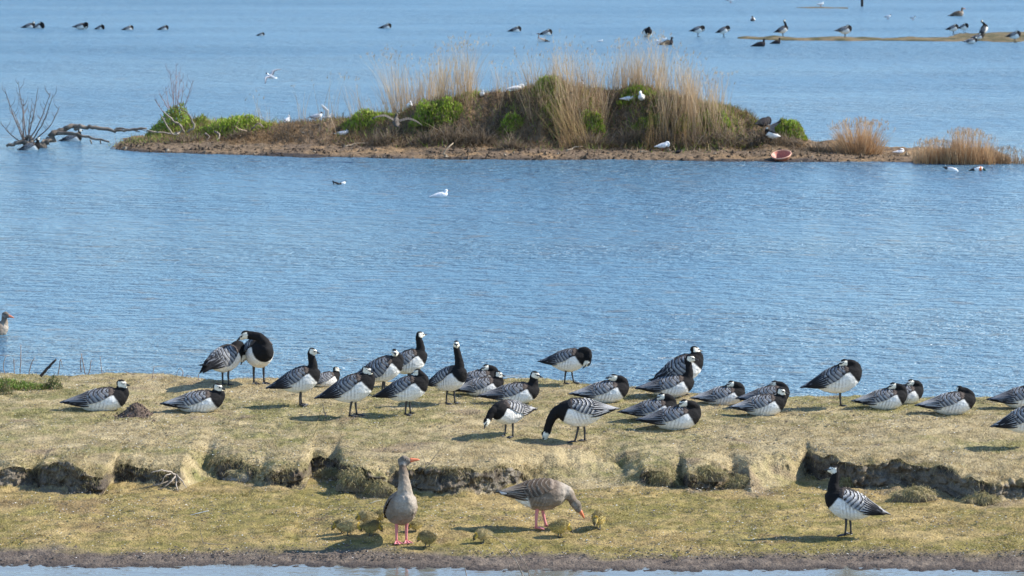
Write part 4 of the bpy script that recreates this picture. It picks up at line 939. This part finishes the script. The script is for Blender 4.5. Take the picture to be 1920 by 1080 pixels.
            lift = np.where(cover, .0065 * fr, .004 * np.abs(np.sin(Wg * math.pi * 6)))
            rad = 1 + 0 * Ug
            X_ = np.tile(x[:, None], (1, nw)); Yv = (A[:, None] * np.cos(th) * rad + lift * np.cos(th)) ; Zv = dz[:, None] + B[:, None] * np.sin(th) + lift * np.sin(th)
            Vx = T(np.stack([X_, np.maximum(Yv, .001) * s, Zv], -1)).reshape(-1, 3)
            Vi = T(np.stack([X_, np.maximum(Yv * .80 - .002, .0) * s, dz[:, None] + (Zv - dz[:, None]) * .84], -1)).reshape(-1, 3)
            i = np.arange(nu - 1)[:, None] * nw; j = np.arange(nw - 1)[None]
            Q = np.stack([i + j, i + j + 1, i + nw + j + 1, i + nw + j], -1).reshape(-1, 4)
            N_ = nu * nw
            def strip(idx): idx = np.asarray(idx); return np.stack([idx[:-1], idx[1:], idx[1:] + N_, idx[:-1] + N_], -1)
            border = [strip(np.arange(nu) * nw), strip(np.arange(nu) * nw + nw - 1), strip(np.arange(nw)), strip(np.arange(nw) + (nu - 1) * nw)]
            if plume == 'barnacle':
                wn_ = fbm(Ug * 9 + variant * 3, Wg * 7, 1.0, o=2)
                base = np.where((fr < .48)[..., None], (.30,.30,.31) if variant == 5 else (.17,.175,.19), BLACK)
                pale = (fr > .86); base = np.where(pale[..., None], (.66,.64,.60) if variant % 2 else (.50,.49,.47), base)
                base = np.where((Ug < .16)[..., None], (.075,.06,.052), base)
                base = np.where(((Ug < .36) & (Wg < .18))[..., None], (.05,.042,.038), base)
                tert = np.sin(Wg * math.pi * 2 * 4 + Ug * 7) > .35
                tc_ = np.where(tert[..., None], (.50,.49,.48) if variant % 2 else (.17,.175,.19), (.03,.03,.033))
                cc = np.where(cover[..., None], base, tc_)
                cc = np.where((Ug > .76 + .10 * np.sin(Wg * 17 + variant))[..., None], BLACK, cc) * (1 + .35 * wn_)[..., None]
            elif plume == 'greylag':
                cc = np.where((fr > .80)[..., None], (.30,.245,.19), (.075,.055,.040)); cc = np.where((Ug < .14)[..., None], (.21,.165,.13), cc)
                tert = np.sin(Wg * math.pi * 2 * 4 + Ug * 7) > .72
                cc = np.where(cover[..., None], cc, np.where(tert[..., None], (.30,.25,.19), (.07,.053,.04))); cc = np.where((Ug > .86)[..., None], (.03,.027,.025), cc)
            elif plume in ('gull', 'gullwhite'):
                g0 = (.47,.49,.53) if plume == 'gull' else (.68,.69,.71)
                cc = np.where((Ug > .82)[..., None], (.05,.05,.05) if variant == 0 else (.75,.75,.75), g0)
            elif plume == 'gullbrown': cc = np.where((fr > .7)[..., None], (.45,.41,.36), (.26,.225,.19))
            elif plume == 'shelduck': cc = np.where(((Wg < .4))[..., None], BLACK, (.78,.77,.75))
            elif plume == 'whiteduck': cc = np.where(((Wg < .3))[..., None], (.06,.06,.06), (.78,.77,.75))
            elif plume in ('tufted', 'dark'): cc = np.tile((.03,.027,.03), (nu, nw, 1))
            else: cc = np.tile((.36,.30,.25), (nu, nw, 1))
            cc = np.clip(cc.reshape(-1, 3) * np.ones((N_, 1)), 0, 1)
            G = Geo(); G.add(np.concatenate([Vx, Vi]), [Q, Q + N_] + border, np.concatenate([cc, cc * .9]))
            dc, pc = {'barnacle': ((.022,.022,.025), (.42,.41,.40) if variant % 2 else (.22,.22,.23)), 'greylag': ((.06,.045,.035), (.28,.23,.18)), 'gull': ((.40,.42,.45), (.06,.06,.06)), 'gullwhite': ((.6,.61,.62), (.7,.7,.7)), 'gullbrown': ((.2,.17,.14), (.4,.36,.3))}.get(plume, ((.03,.03,.03), (.06,.06,.06)))
            for q in range(9):
                f0 = q / 8.0; th_ = math.radians(82 - 95 * f0); u0 = .46 + .10 * rng.random(); u1 = .80 + .17 * (1 - abs(f0 - .45)) + .07 * rng.random()
                pts = []
                for t_ in np.linspace(0, 1, 6):
                    uu = u0 + (u1 - u0) * t_; a_ = np.interp(uu, u, A) + .004 + .006 * t_; b_ = np.interp(uu, u, B) + .004; dd = np.interp(uu, u, dz)
                    tt_ = th_ + (rng.random() - .5) * .03 - (.25 * t_ if wing == 'droop' else .0)
                    pts.append((.135 - .515 * uu, max(a_ * math.cos(tt_), .004) * s, dd + b_ * math.sin(tt_) - (.02 * t_ if wing == 'droop' else 0)))
                Pq = T(np.array(pts)); wd = np.array((.004, .011, .014, .014, .011, .003)); Tq, Sq, Uq = path_frames(Pq, (0, -math.sin(th_) * s, math.cos(th_)))
                Vq, Fq = loft(Pq, Sq, Uq, wd, np.full(6, .0022), 8); ring = np.tile(np.cos(np.linspace(0, 2*math.pi, 8, endpoint=False)), 6); ring = np.concatenate([ring, (0, 0)])
                G.add(Vq, Fq, np.where((ring > .6)[:, None], pc, dc))
            parts.append(('wing', G.mesh('wing'), M_PLUME, -1))
    if wing in ('spread', 'raised', 'flap', 'oneup'):
        for s in (1, -1):
            nu, nw = 30, 9; u = np.linspace(0, 1, nu); w = np.linspace(0, 1, nw); Ug, Wg = np.meshgrid(u, w, indexing='ij')
            span = .62 if sp == 'gull' else .55
            if wing == 'spread': el = np.radians(np.interp(u, (0,.4,1), (20, 12, -30)))
            elif wing == 'flap': el = np.radians(np.interp(u, (0,.4,1), (-5, -25, -60))) if s == -1 else np.radians(np.interp(u, (0,.4,1), (60, 62, 50)))
            elif wing == 'oneup': el = np.radians(np.interp(u, (0,.4,1), (78, 72, 55)))
            else: el = np.radians(np.interp(u, (0,.4,1), (60, 70, 80)))
            du = span / nu; yy = np.cumsum(np.cos(el)) * du; zz = np.cumsum(np.sin(el)) * du
            sweep = np.interp(u, (0,.4,1), (.08, .13, -.14)); chord = np.interp(u, (0,.15,.5,.85,1), (.17,.17,.145,.075,.015))
            X_ = sweep[:, None] - Wg * chord[:, None]
            camber = .018 * np.sin(Wg * math.pi)
            Yv = (yy[:, None] + .05); Zv = zz[:, None] + camber + .05
            ragged = .008 * np.sin(Ug * 60) * (Wg > .9)
            Vx = T(np.stack([X_ - ragged, np.tile(Yv, (1, 1)) * s + 0 * X_, Zv + 0 * X_], -1)).reshape(-1, 3); Vi = Vx - np.array((0, 0, .006))
            i = np.arange(nu - 1)[:, None] * nw; j = np.arange(nw - 1)[None]; Q = np.stack([i + j, i + j + 1, i + nw + j + 1, i + nw + j], -1).reshape(-1, 4); N_ = nu * nw
            def strip(idx): idx = np.asarray(idx); return np.stack([idx[:-1], idx[1:], idx[1:] + N_, idx[:-1] + N_], -1)
            border = [strip(np.arange(nu) * nw), strip(np.arange(nu) * nw + nw - 1), strip(np.arange(nw)), strip(np.arange(nw) + (nu - 1) * nw)]
            if plume == 'barnacle': cc = np.where(((np.sin(Ug * 70) > .3) & (Wg > .35))[..., None], (.10,.10,.11), (.24,.235,.24)); cc = np.where((Ug > .75)[..., None], (.05,.05,.05), cc)
            elif plume == 'gullbrown': cc = np.where((np.sin(Ug * 60) > .2)[..., None], (.07,.06,.05), (.12,.105,.09))
            elif plume == 'gullwhite': cc = np.tile((.74,.74,.74), (nu, nw, 1))
            else: cc = np.where(((Wg > .72) | (Ug > .9))[..., None], (.14,.14,.15), (.42,.43,.46))
            cc = cc.reshape(-1, 3)
            parts.append(('wing', mesh_np('wing', np.concatenate([Vx, Vi]), [Q, Q + N_] + border, np.concatenate([cc, cc])), M_PLUME, -1))
    # tail fan
    if sp != 'gosling':
        tc_ = {'barnacle': BLACK, 'greylag': (.55,.52,.48), 'gull': (.8,.8,.8), 'gullwhite': (.8,.8,.8)}.get(plume, (.05,.045,.045))
        k = 7; f = np.linspace(-1, 1, k)
        r0 = np.stack([np.full(k, -.235), f * .030, .022 + 0 * f], -1); r1 = np.stack([-.335 - .03 * (1 - np.abs(f)) , f * .062, .030 - .012 * f ** 2], -1)
        Vx = T(np.concatenate([r0, r1, r0 - (0, 0, .012), r1 - (0, 0, .008)])); j = np.arange(k - 1)
        Fx = [np.stack([j, j + 1, j + k + 1, j + k], -1), np.stack([j + 2*k, j + 3*k, j + 3*k + 1, j + 2*k + 1], -1), np.stack([j + k, j + k + 1, j + 3*k + 1, j + 3*k], -1)]
        Fx.append(np.array([(0, k, 3*k, 2*k), (k-1, 3*k-1, 4*k-1, 2*k-1)]))
        parts.append(('tail', mesh_np('tail', Vx, Fx, tc_), M_PLUME, -1))
    # legs and webbed feet
    if pose == 'stand':
        for s in (1, -1):
            if onelegged and s == -1: continue
            lx = stride * s - .005; ly = .042 * s; r0 = {'greylag': .0125, 'gosling': .016}.get(sp, .0100)
            top = T((lx * .4 - .01, ly, -.06 * S['bh'])); ank = np.array((lx, ly, .012)); mid = (top + ank) / 2 + np.array((-.006, 0, 0))
            Pp = crom([top, mid, ank], 4); tt = np.linspace(0, 1, len(Pp)); rr_ = r0 * np.interp(tt, (0, .35, .6, .75, 1), (1.9, 1.15, 1.05, .85, .95))
            Vx, Fx = tube(Pp, rr_, 8, (0, 1, 0)); li = len(parts)
            parts.append(('leg', mesh_np('leg', Vx, Fx, S['legc']), M_HORN, -1))
            fl = .075 if sp != 'gosling' else .07; G = Geo()
            angs = np.radians((-30, 0, 30)); tips = [ank + np.array((math.cos(q) * fl, math.sin(q) * fl, -.009)) for q in angs]
            for tp in tips + [ank + np.array((-.018, 0, -.004))]:
                Vx, Fx = tube(np.array([ank + (0, 0, .0), (ank + tp) / 2 + (0, 0, .003), tp]), (r0 * .8, r0 * .6, r0 * .3), 6, (0, 0, 1)); G.add(Vx, Fx, S['legc'])
            wv = np.array([ank + (0, 0, .002), tips[0] * .92 + ank * .08, (tips[0] + tips[1]) / 2 * .88 + ank * .12, tips[1], (tips[1] + tips[2]) / 2 * .88 + ank * .12, tips[2] * .92 + ank * .08])
            G.add(np.concatenate([wv, wv - (0, 0, .004)]), [[(0, 1, 2), (0, 2, 3), (0, 3, 4), (0, 4, 5), (6, 8, 7), (6, 9, 8), (6, 10, 9), (6, 11, 10)]], S['legc'])
            parts.append(('foot', G.mesh('foot'), M_HORN, li))
    if sp == 'gosling':     # fluffy down, fine tufts standing off the body
        n = 1700; pi = rng.integers(0, nv, n); pts = co[pi]; ok = dh[pi] > 1.05
        pts = pts[ok]; cc = np.clip(c[pi][ok] * rng.uniform(.6, 1.35, (ok.sum(), 1)), 0, 1); nn_ = pts - np.array((0, 0, cz)); nn_ /= np.linalg.norm(nn_, axis=1)[:, None] + 1e-6
        sd = np.cross(nn_, rng.normal(size=nn_.shape)); sd /= np.linalg.norm(sd, axis=1)[:, None]
        tip = pts + nn_ * .040 + rng.normal(size=pts.shape) * .008 + np.array((-.012, 0, 0))
        Vx = np.stack([pts - sd * .006, pts + sd * .006, tip], 1).reshape(-1, 3)
        o_ = link('x', mesh_np('down', Vx, [np.arange(len(Vx)).reshape(-1, 3)], np.repeat(cc, 3, 0)), M_DOWN); mm = o_.data; bpy.data.objects.remove(o_)
        parts.append(('down', mm, M_DOWN, -1))
    for nme, me_, mt, pr in parts:
        if not me_.materials: me_.materials.append(mt)
    return parts
PROTO = {}
def bird(name, x, y, z, scale, yaw, label, cat, group, sp, roll=0.0, hp=0.0, **kw):
    key = (sp, tuple(sorted(kw.items())))
    if key not in PROTO: PROTO[key] = build_bird(sp, **kw)
    root = bpy.data.objects.new(name, None); COL.objects.link(root)
    root.location = (x, y, z); root.rotation_euler = (roll, hp, math.radians(yaw)); root.scale = tuple(scale * rng.uniform(a_, b_) for a_, b_ in ((.98, 1.02), (.94, 1.08), (.96, 1.04)))
    root['label'] = label; root['category'] = cat; root['group'] = group
    obs = []
    for nme, me_, mt, pr in PROTO[key]:
        o = bpy.data.objects.new(nme, me_); COL.objects.link(o); o.parent = root if pr < 0 else obs[pr]
        if nme == 'down': o['kind'] = 'stuff'
        obs.append(o)
    return root
def scale_for(L, yaw, y, z, full=.565, wid=.20):
    c_ = math.cos(math.radians(yaw)); s_ = math.sin(math.radians(yaw))
    return L / (pxm(y, z) * math.sqrt((full * c_) ** 2 + (wid * s_) ** 2))
# ------------------------------------------------------------------ birds on the near bank
BANKG = 'barnacle geese resting on the near bank'
#  x0 (body left) x1 (body right) foot-y  yaw  options  label     [D: distance when the feet are hidden]
def bank_bird(sp, name, cat, group, x0, x1, py, yaw, label, D=None, pxo=None, sc=1.0, sink=0.0, **kw):
    c_ = math.cos(math.radians(yaw))
    px = pxo if pxo is not None else (x0 + x1) / 2 + (x1 - x0) * .11 * (c_ / max(abs(c_), .5)) * abs(c_)
    if D is None: x, y, z = on_ground(px, py, bank_h, 30.5, 40.0)
    else: x, _ = at_y(px, py, D); y = D; z = float(bank_h(x, y))
    s = min(max(scale_for(x1 - x0, yaw, y, z), .98), 1.22) * sc if sp == 'barnacle' else scale_for(x1 - x0, yaw, y, z) * sc
    print('BIRD %-10s px %.0f y %.1f scale %.2f' % (sp, px, y, s))
    return bird(name, x, y, z - sink, s, yaw, label, cat, group, sp, **kw)
_cnt = [0]
def B(*a, **k):
    _cnt[0] += 1; k['variant'] = k.get('variant', 0) + 2 * (_cnt[0] % 2) if k.get('variant', 0) < 4 else k['variant']
    return bank_bird('barnacle', 'barnacle_goose', 'goose', BANKG, *a, **k)
B(118,243,768,4,'barnacle goose sitting on the grass right behind the small molehill at far left',pose='sit',neck='low',turn=-20,variant=0,sink=.02)
B(308,421,770,2,'barnacle goose sitting alone just right of the molehill, white face to the right',pose='sit',neck='low',turn=-25,tilt=-6,variant=1,sink=.02)
B(388,462,722,50,'dark backed barnacle goose standing, its head hidden behind its taller preening neighbour',neck='chest',pitch=8,variant=0,stride=.0,pxo=424,sc=.96,wing='droop')
B(448,516,719,-68,'preening barnacle goose facing us, broad black breast, head twisted over its back at left',neck='side',pitch=4,variant=1,stride=.01,pxo=486,sc=1.08)
B(505,603,760,8,'barnacle goose standing with raised neck, leftmost of the standing ones facing right',neck='alert',turn=-20,tilt=-12,pitch=14,variant=0,stride=.012,sc=1.02)
B(598,642,735,30,'barnacle goose mostly hidden below the rear grass edge, only head and back showing',D=38.25,pose='sit',neck='low',turn=-10,variant=0,pxo=612,sc=.78,sink=.02)
B(595,707,780,3,'barnacle goose standing with drawn in neck above a broad shadow, left of two abreast',neck='low',turn=-25,tilt=-8,pitch=16,variant=0,stride=.035)
B(658,760,738,8,'barnacle goose with ruffled wings whose white face looks straight at the camera',D=37.6,neck='low',turn=-85,pitch=16,variant=0,wing='droop',sc=.98,stride=.02)
B(722,803,715,14,'barnacle goose standing highest of the left group at the water edge, looking right',neck='alert',turn=5,pitch=14,variant=1,pxo=768,sc=1.0,D=38.2)
B(703,806,777,-4,'barnacle goose standing with its head turned back to the left over its shoulder',neck='low',turn=160,tilt=-4,pitch=15,variant=0,stride=.022)
B(798,878,757,-32,'barnacle goose standing very upright with long black neck, face towards the camera',neck='tall',turn=-50,tilt=-10,pitch=16,variant=1,stride=.03,sc=1.0)
B(862,925,728,12,'barnacle goose sleeping half hidden behind the pair, only its dark neck loop above',D=38.0,pose='sit',neck='sleep',variant=0,sc=1.0)
B(853,943,740,8,'sitting barnacle goose between the tall upright goose and the grey winged one',pose='sit',neck='low',turn=-15,tilt=-5,variant=1,sink=.02)
B(903,1012,756,4,'sitting barnacle goose with raised neck directly behind the head down goose',pose='sit',neck='up',turn=-30,tilt=-8,variant=0,sink=.01)
B(918,978,819,-140,'barnacle goose feeding head down towards the lower left, black breast to the camera',neck='dip',turn=10,pitch=2,variant=1,stride=-.02,pxo=953,sc=1.0)
B(1042,1155,828,176,'barnacle goose grazing to the left with its beak in the grass',neck='graze',pitch=-4,variant=1,stride=.045,wing='fold')
B(1032,1112,719,-14,'barnacle goose standing at the water edge preening its breast, head curled under',neck='chest',pitch=6,variant=0,stride=.045,pxo=1068,sc=.98)
B(1074,1180,752,3,'sitting barnacle goose with pale head resting back, right of the breast preening bird',pose='sit',neck='sleep',turn=0,tilt=15,variant=1,sink=.015)
B(1212,1326,738,10,'barnacle goose standing at the rear edge with ruffled, fanned wings',D=37.5,neck='low',turn=8,pitch=20,variant=0,wing='droop',stride=.02,sc=.92)
B(1190,1307,744,6,'barnacle goose sitting in front of the ruffled one with neck raised',pose='sit',neck='alert',turn=-25,tilt=-8,pitch=12,variant=0,sc=.92,sink=.0)
B(1300,1398,757,3,'sleeping barnacle goose between the raised neck one and the dozing pair',pose='sit',neck='sleep',variant=1,sink=.02)
B(1384,1482,764,3,'sleeping barnacle goose mostly hidden behind the dozing goose with visible face',D=36.7,pose='sit',neck='sleepfar',variant=0,sc=1.0)
B(1372,1475,777,2,'dozing barnacle goose with white face and neck drawn in, front one of its pair',pose='sit',neck='low',turn=-22,tilt=-6,variant=1,sink=.015)
B(1165,1270,786,3,'sleeping barnacle goose behind another sleeper, its white rump showing at left',pose='sit',neck='sleep',variant=0,sink=.01)
B(1200,1315,802,0,'sleeping barnacle goose lying nearest to us in the middle, cream cheek on its back',pose='sit',neck='sleep',variant=0,sink=.02)
B(1507,1618,763,3,'barnacle goose asleep standing on one leg, alone by the water edge at right',neck='sleep',pitch=14,variant=0,onelegged=True,stride=.02)
B(1640,1731,760,10,'sleeping barnacle goose tucked behind another, its neck rising at the right of the pair',D=36.85,pose='sit',neck='sleep',turn=10,variant=0,sc=1.0)
B(1602,1702,765,3,'sleeping barnacle goose in front of its partner, right of the one legged sleeper',pose='sit',neck='sleep',variant=1,sink=.015)
B(1722,1830,774,2,'lone sleeping barnacle goose near the right side, small white face above its back',pose='sit',neck='sleepfar',turn=-60,tilt=12,variant=1,sink=.015)
B(1857,1965,770,3,'barnacle goose cut by the right edge of the picture, the rear one of two',D=36.6,pose='sit',neck='sleep',variant=0)
B(1862,1968,838,4,'standing barnacle goose cut by the right edge, casting a long shadow',neck='low',pitch=12,variant=1,stride=.02)
B(1543,1660,1004,171,'barnacle goose standing alone on the lower shelf facing left, very white flank',neck='alert',pitch=13,variant=5,stride=.024,turn=2)
GG = 'greylag goose family on the lower shelf'
bank_bird('greylag','greylag_goose','goose',GG,718,791,1017,-72,'tall greylag goose standing upright with pink legs and raised orange bill',neck='tall',turn=72,tilt=3,pitch=22,stride=.0,pxo=753,sc=.83)
bank_bird('greylag','greylag_goose','goose',GG,937,1066,990,4,'greylag goose grazing head down to the right beside the goslings',neck='dip',pitch=-2,stride=.045,sc=.98)
x, y = at_z(2, 627, 0)
bird('greylag_goose', x - .13, y, .0, 1.05, 0, 'greylag goose swimming at the left edge, only head and neck in the frame', 'goose', 'geese swimming in the lake', 'greylag', pose='swim', neck='swim', pitch=2, turn=-20, tilt=-10)
def gos(px, py, yaw, L, label, **kw):
    x, y, z = on_ground(px, py, bank_h, 30.5, 40.0)
    kw.setdefault('neck', 'dip'); kw.setdefault('pitch', 4)
    s = scale_for(L, yaw, y, z, .50, .24) * 1.10
    bird('gosling', x, y, z - .004, s, yaw, label, 'gosling', 'downy goslings feeding with the greylags', 'gosling', vox=.011, **kw)
gos(642,1000,172,34,'gosling at the far left, dark head low to the left, half behind another',variant=1)
gos(655,1003,0,40,'pale yellow gosling facing right in front of the leftmost one',variant=2)
gos(688,985,190,36,'buff gosling bending left, behind the dark olive one',variant=2)
gos(712,980,-10,32,'olive gosling pecking just left of the standing greylag',variant=0)
gos(696,1004,4,36,'dark olive gosling at the tip of the big goose shadow',variant=1)
gos(779,996,200,24,'yellow gosling just behind the pink leg of the standing greylag',variant=0)
gos(801,1025,150,34,'dark gosling nearest the mud, seen from behind right of the greylag',variant=1)
gos(906,1018,-150,32,'pale gosling with yellow head pecking alone between the two greylags',variant=2)
gos(1050,1006,-6,40,'yellow headed gosling feeding under the grazing greylag',variant=0)
gos(1122,990,-110,24,'gosling facing the camera at the right end of the family',variant=0)

# ------------------------------------------------------------------ birds on the island
def isl(sp, name, cat, group, px, py, L, yaw, label, full=.565, dz=0.0, D=None, **kw):
    if D is None: x, y, z = on_ground(px, py, isl_h, 74, 92)
    else:
        x, z = at_y(px, py, D); y = D
        if kw.get('pose') == 'stand': z = float(isl_h(x, y))
    s = scale_for(L, yaw, y, z, full)
    return bird(name, x, y, z + dz, s, yaw, label, cat, group, sp, vox=.012, **kw)
IG = 'gulls on the island'
gl = lambda *a, **k: isl('gull', 'gull', 'gull', IG, *a, **k)
gl(643,254,27,8,'gull with grey wings and black hood sitting on the brown mud slope',pose='sit',neck='up',plume='gull',variant=0)
gl(539,228,12,70,'hooded gull standing seen from the front on the low saddle of the island',pose='stand',neck='alert',plume='gull',variant=0)
gl(594,223,27,6,'hooded gull standing in front of the one with lifted white wings',pose='stand',neck='up',plume='gull',variant=0)
gl(613,224,24,0,'white gull lifting both wings on the saddle of the island',pose='stand',neck='short',plume='gullwhite',wing='oneup',variant=1)
gl(768,203,13,-80,'white gull sitting facing us at the left foot of the reeds',pose='sit',neck='short',plume='gullwhite',variant=1)
gl(727,204,18,180,'small white gull lying left of the green slope',pose='sit',neck='short',plume='gullwhite',variant=1)
gl(845,180,22,10,'pale gull partly hidden in the reeds above the left green patch',pose='sit',neck='up',plume='gull',variant=1)
gl(903,181,13,-70,'white gull sitting facing us right of the tall left reeds',pose='sit',neck='up',plume='gullwhite',variant=1)
gl(968,170,30,10,'white gull preening with lowered head on the bare ridge',pose='sit',neck='chest',plume='gullwhite',variant=0)
gl(1088,166,14,-60,'hooded gull standing among the reeds of the middle ridge',pose='stand',neck='up',plume='gull',variant=0)
gl(1182,190,32,8,'grey winged gull sitting on the ledge, left bird of a close pair',pose='sit',neck='up',plume='gullwhite',variant=0)
gl(1203,190,15,-100,'white gull on the ledge with dark cheek, right bird of a close pair',pose='sit',neck='sleep',plume='gullwhite',variant=1)
gl(1243,283,26,12,'gull preening on the sandy shore below the mound',pose='stand',neck='chest',plume='gullwhite',variant=1)
gl(1687,288,22,8,'white gull sleeping on the low spit right of the grass tuft',pose='sit',neck='sleep',plume='gullwhite',variant=0)
gl(1596,272,18,0,'grey gull sitting under the round dry tuft',pose='sit',neck='short',plume='gull',variant=1)
gl(1490,268,14,180,'small white gull lying behind the pink bowl',pose='sit',neck='short',plume='gullwhite',variant=1)
isl('duck','duck','duck','birds on the island',1271,287,15,0,'small dark duck resting on the shore beside the preening gull',pose='sit',neck='short',plume='dark')
isl('barnacle','barnacle_goose','goose','geese on the island',1432,247,30,40,'dark goose with bent down neck on the right slope above the flapping one',pose='stand',neck='chest',plume='dark')
isl('barnacle','barnacle_goose','goose','geese on the island',1446,268,34,175,'dark goose beating its wings on the right slope of the island',pose='stand',neck='low',wing='flap',pitch=18)
isl('duck','lapwing','bird','birds on the island',414,209,13,0,'small black crested bird standing on the left green hummock',pose='sit',neck='up',plume='tufted')
# flying birds
r = isl('gull','gull','gull','gulls in flight',508,147,20,150,'gull flying over the water left of the reeds with bent wings',D=80.0,plume='gull',pose='sit',neck='short',wing='spread',variant=2)
r.rotation_euler = (math.radians(-28), math.radians(-10), math.radians(150))
r = isl('gull','gull','gull','gulls in flight',742,236,17,80,'brown grey young gull flying low with drooped wings before the mound',D=77.9,plume='gullbrown',pose='sit',neck='short',wing='spread',variant=3)
r.rotation_euler = (math.radians(8), math.radians(-12), math.radians(95))

# ------------------------------------------------------------------ birds in the water
def sw(sp, name, cat, group, px, py, L, yaw, label, z=0.0, **kw):
    x, y = at_z(px, py, z); s = scale_for(L, yaw, y, z)
    return bird(name, x, y, z, s, yaw, label, cat, group, sp, vox=.013, **kw)
WG = 'geese far out in the lake'
bg_ = lambda *a, **k: sw('barnacle', 'barnacle_goose', 'goose', WG, *a, **k)
sw('barnacle','barnacle_goose','goose','geese swimming beside the island',60,281,42,4,'barnacle goose swimming behind the bare shrub at the left',pose='swim',neck='swim',variant=1)
sw('barnacle','barnacle_goose','goose','geese swimming beside the island',138,264,42,3,'barnacle goose swimming under the arching dead branch',pose='swim',neck='swim',variant=1,turn=5)
sw('duck','duck','duck','ducks on the open water',630,346,16,160,'small dark and white duck swimming, left one of a pair below the island',pose='swim',neck='short',plume='tufted')
sw('duck','duck','duck','ducks on the open water',643,345,14,20,'small brown and white duck swimming, right one of a pair below the island',pose='swim',neck='short',plume='whiteduck')
sw('gull','gull','gull','gulls on the open water',826,370,36,2,'hooded gull floating alone on the open water below the island',pose='swim',neck='up',plume='gullwhite',variant=1)
sw('duck','duck','duck','ducks on the open water',1784,321,26,-25,'white duck tipping forward beside the reddish reed bed',pose='swim',neck='dip',plume='whiteduck',pitch=-14)
sw('duck','duck','duck','ducks on the open water',1833,320,26,0,'white and chestnut duck feeding beside the reddish reed bed',pose='swim',neck='dip',plume='shelduck')
bg_(56,52,26,2,'dark goose with raised head, left bird of the touching pair at far left',pose='swim',neck='low')
bg_(75,53,24,-40,'black and white goose, right bird of the touching pair at far left',pose='swim',neck='sleep',variant=1)
bg_(153,55,28,-20,'goose preening in the far water, second group from the left',pose='sit',neck='chest',pitch=10)
bg_(189,55,20,-30,'small looking goose with tucked head, right beside the preening one',pose='swim',neck='sleep',variant=1)
bg_(242,56,22,10,'goose resting on the far water, second from the right of the left row',pose='swim',neck='sleep',variant=1)
bg_(308,56,22,0,'goose asleep on the far water, rightmost of the left row',pose='swim',neck='sleep')
bg_(490,67,16,0,'small dark goose alone between the left row and the reeds',pose='swim',neck='sleep')
bg_(725,53,24,0,'dark goose asleep above the left reed clump',pose='swim',neck='sleep')
bg_(968,59,26,0,'dark goose asleep in the far water above the bare ridge',pose='swim',neck='sleep')
bg_(1026,65,26,3,'dark goose behind the white breasted grebe',pose='swim',neck='sleep',variant=1)
sw('grebe','grebe','bird','water birds beyond the island',1016,78,24,178,'slender grebe with white flank and dark upright neck above the reeds',pose='swim',neck='alert',plume='grebe')
sw('gull','gull','gull','gulls beyond the island',1126,78,11,0,'tiny white gull floating above the middle reeds',pose='swim',neck='short',plume='gullwhite')
bg_(1214,69,16,-80,'goose seen end on with round black back above the right reeds',pose='sit',neck='chest')
sw('gull','gull','gull','gulls beyond the island',1235,80,14,150,'hooded gull swimming left in front of the black coot like goose',pose='swim',neck='up',plume='gull')
sw('gull','gull','gull','gulls beyond the island',1246,74,10,0,'tiny white gull just behind the black swimming goose',pose='swim',neck='short',plume='gullwhite')
bg_(1252,84,27,2,'black looking goose swimming right, just above the right reeds',pose='swim',neck='swim',plume='dark')
bg_(1309,69,27,2,'goose preening in the shallows, left one of the two near the sandbar tip',pose='stand',neck='chest',pitch=10)
bg_(1357,70,26,8,'goose preening in the shallows right at the sandbar tip',pose='stand',neck='chest',pitch=16,variant=1)
sw('duck','duck','duck','water birds beyond the island',1411,39,8,90,'tiny dark headed duck alone in the far water',pose='swim',neck='up',plume='whiteduck')
bg_(1425,87,27,0,'black goose swimming low in front of the sandbar, left of two',pose='swim',neck='swim',plume='dark')
bg_(1456,82,20,0,'black goose swimming low in front of the sandbar, right of two',pose='swim',neck='swim',plume='dark')
bg_(1468,69,28,8,'goose standing on the sandbar with its beak pointed upwards',pose='stand',neck='upright',pitch=18,z=.03)
bg_(1585,72,32,4,'goose standing on the thin middle part of the sandbar',pose='stand',neck='sleep',pitch=4,variant=1,z=.05)
bg_(1788,65,24,0,'ruffled goose standing left of the three at the wide sandbar',pose='stand',neck='sleep',pitch=10)
bg_(1808,62,20,-30,'white breasted goose standing beside the ruffled one at the wide sandbar',pose='stand',neck='sleep',pitch=12,variant=1)
bg_(1822,82,27,0,'white flanked goose at the near water line of the wide sandbar',pose='sit',neck='low',variant=1)
bg_(1835,74,24,0,'goose sitting just behind the white flanked one on the sandbar',pose='sit',neck='sleep',z=.05)
bg_(1845,68,24,35,'goose stretching tall and upright on the wide sandbar',pose='stand',neck='upright',pitch=48,z=.06)
bg_(1903,80,28,-6,'goose standing at the water line nearest the right edge',pose='stand',neck='sleep',pitch=8,variant=1)
sw('greylag','greylag_goose','goose',WG,1796,30,28,2,'brown greylag goose swimming right in the far water at top right',pose='swim',neck='swim')
sw('gull','gull','gull','gulls beyond the island',1665,36,13,0,'small gull standing in the shallows, left one of two at top right',pose='stand',neck='up',plume='gull')
sw('gull','gull','gull','gulls beyond the island',1712,38,10,-40,'small gull standing in the shallows, right one of two at top right',pose='stand',neck='up',plume='gull')
sw('gull','gull','gull','gulls beyond the island',1370,6,16,0,'gull standing in the shallows cut by the top edge',pose='stand',neck='short',plume='gull')
sw('gull','gull','gull','gulls beyond the island',1539,13,14,0,'white headed gull on the small mud strip near the top edge',pose='stand',neck='up',plume='gullwhite',z=.03)
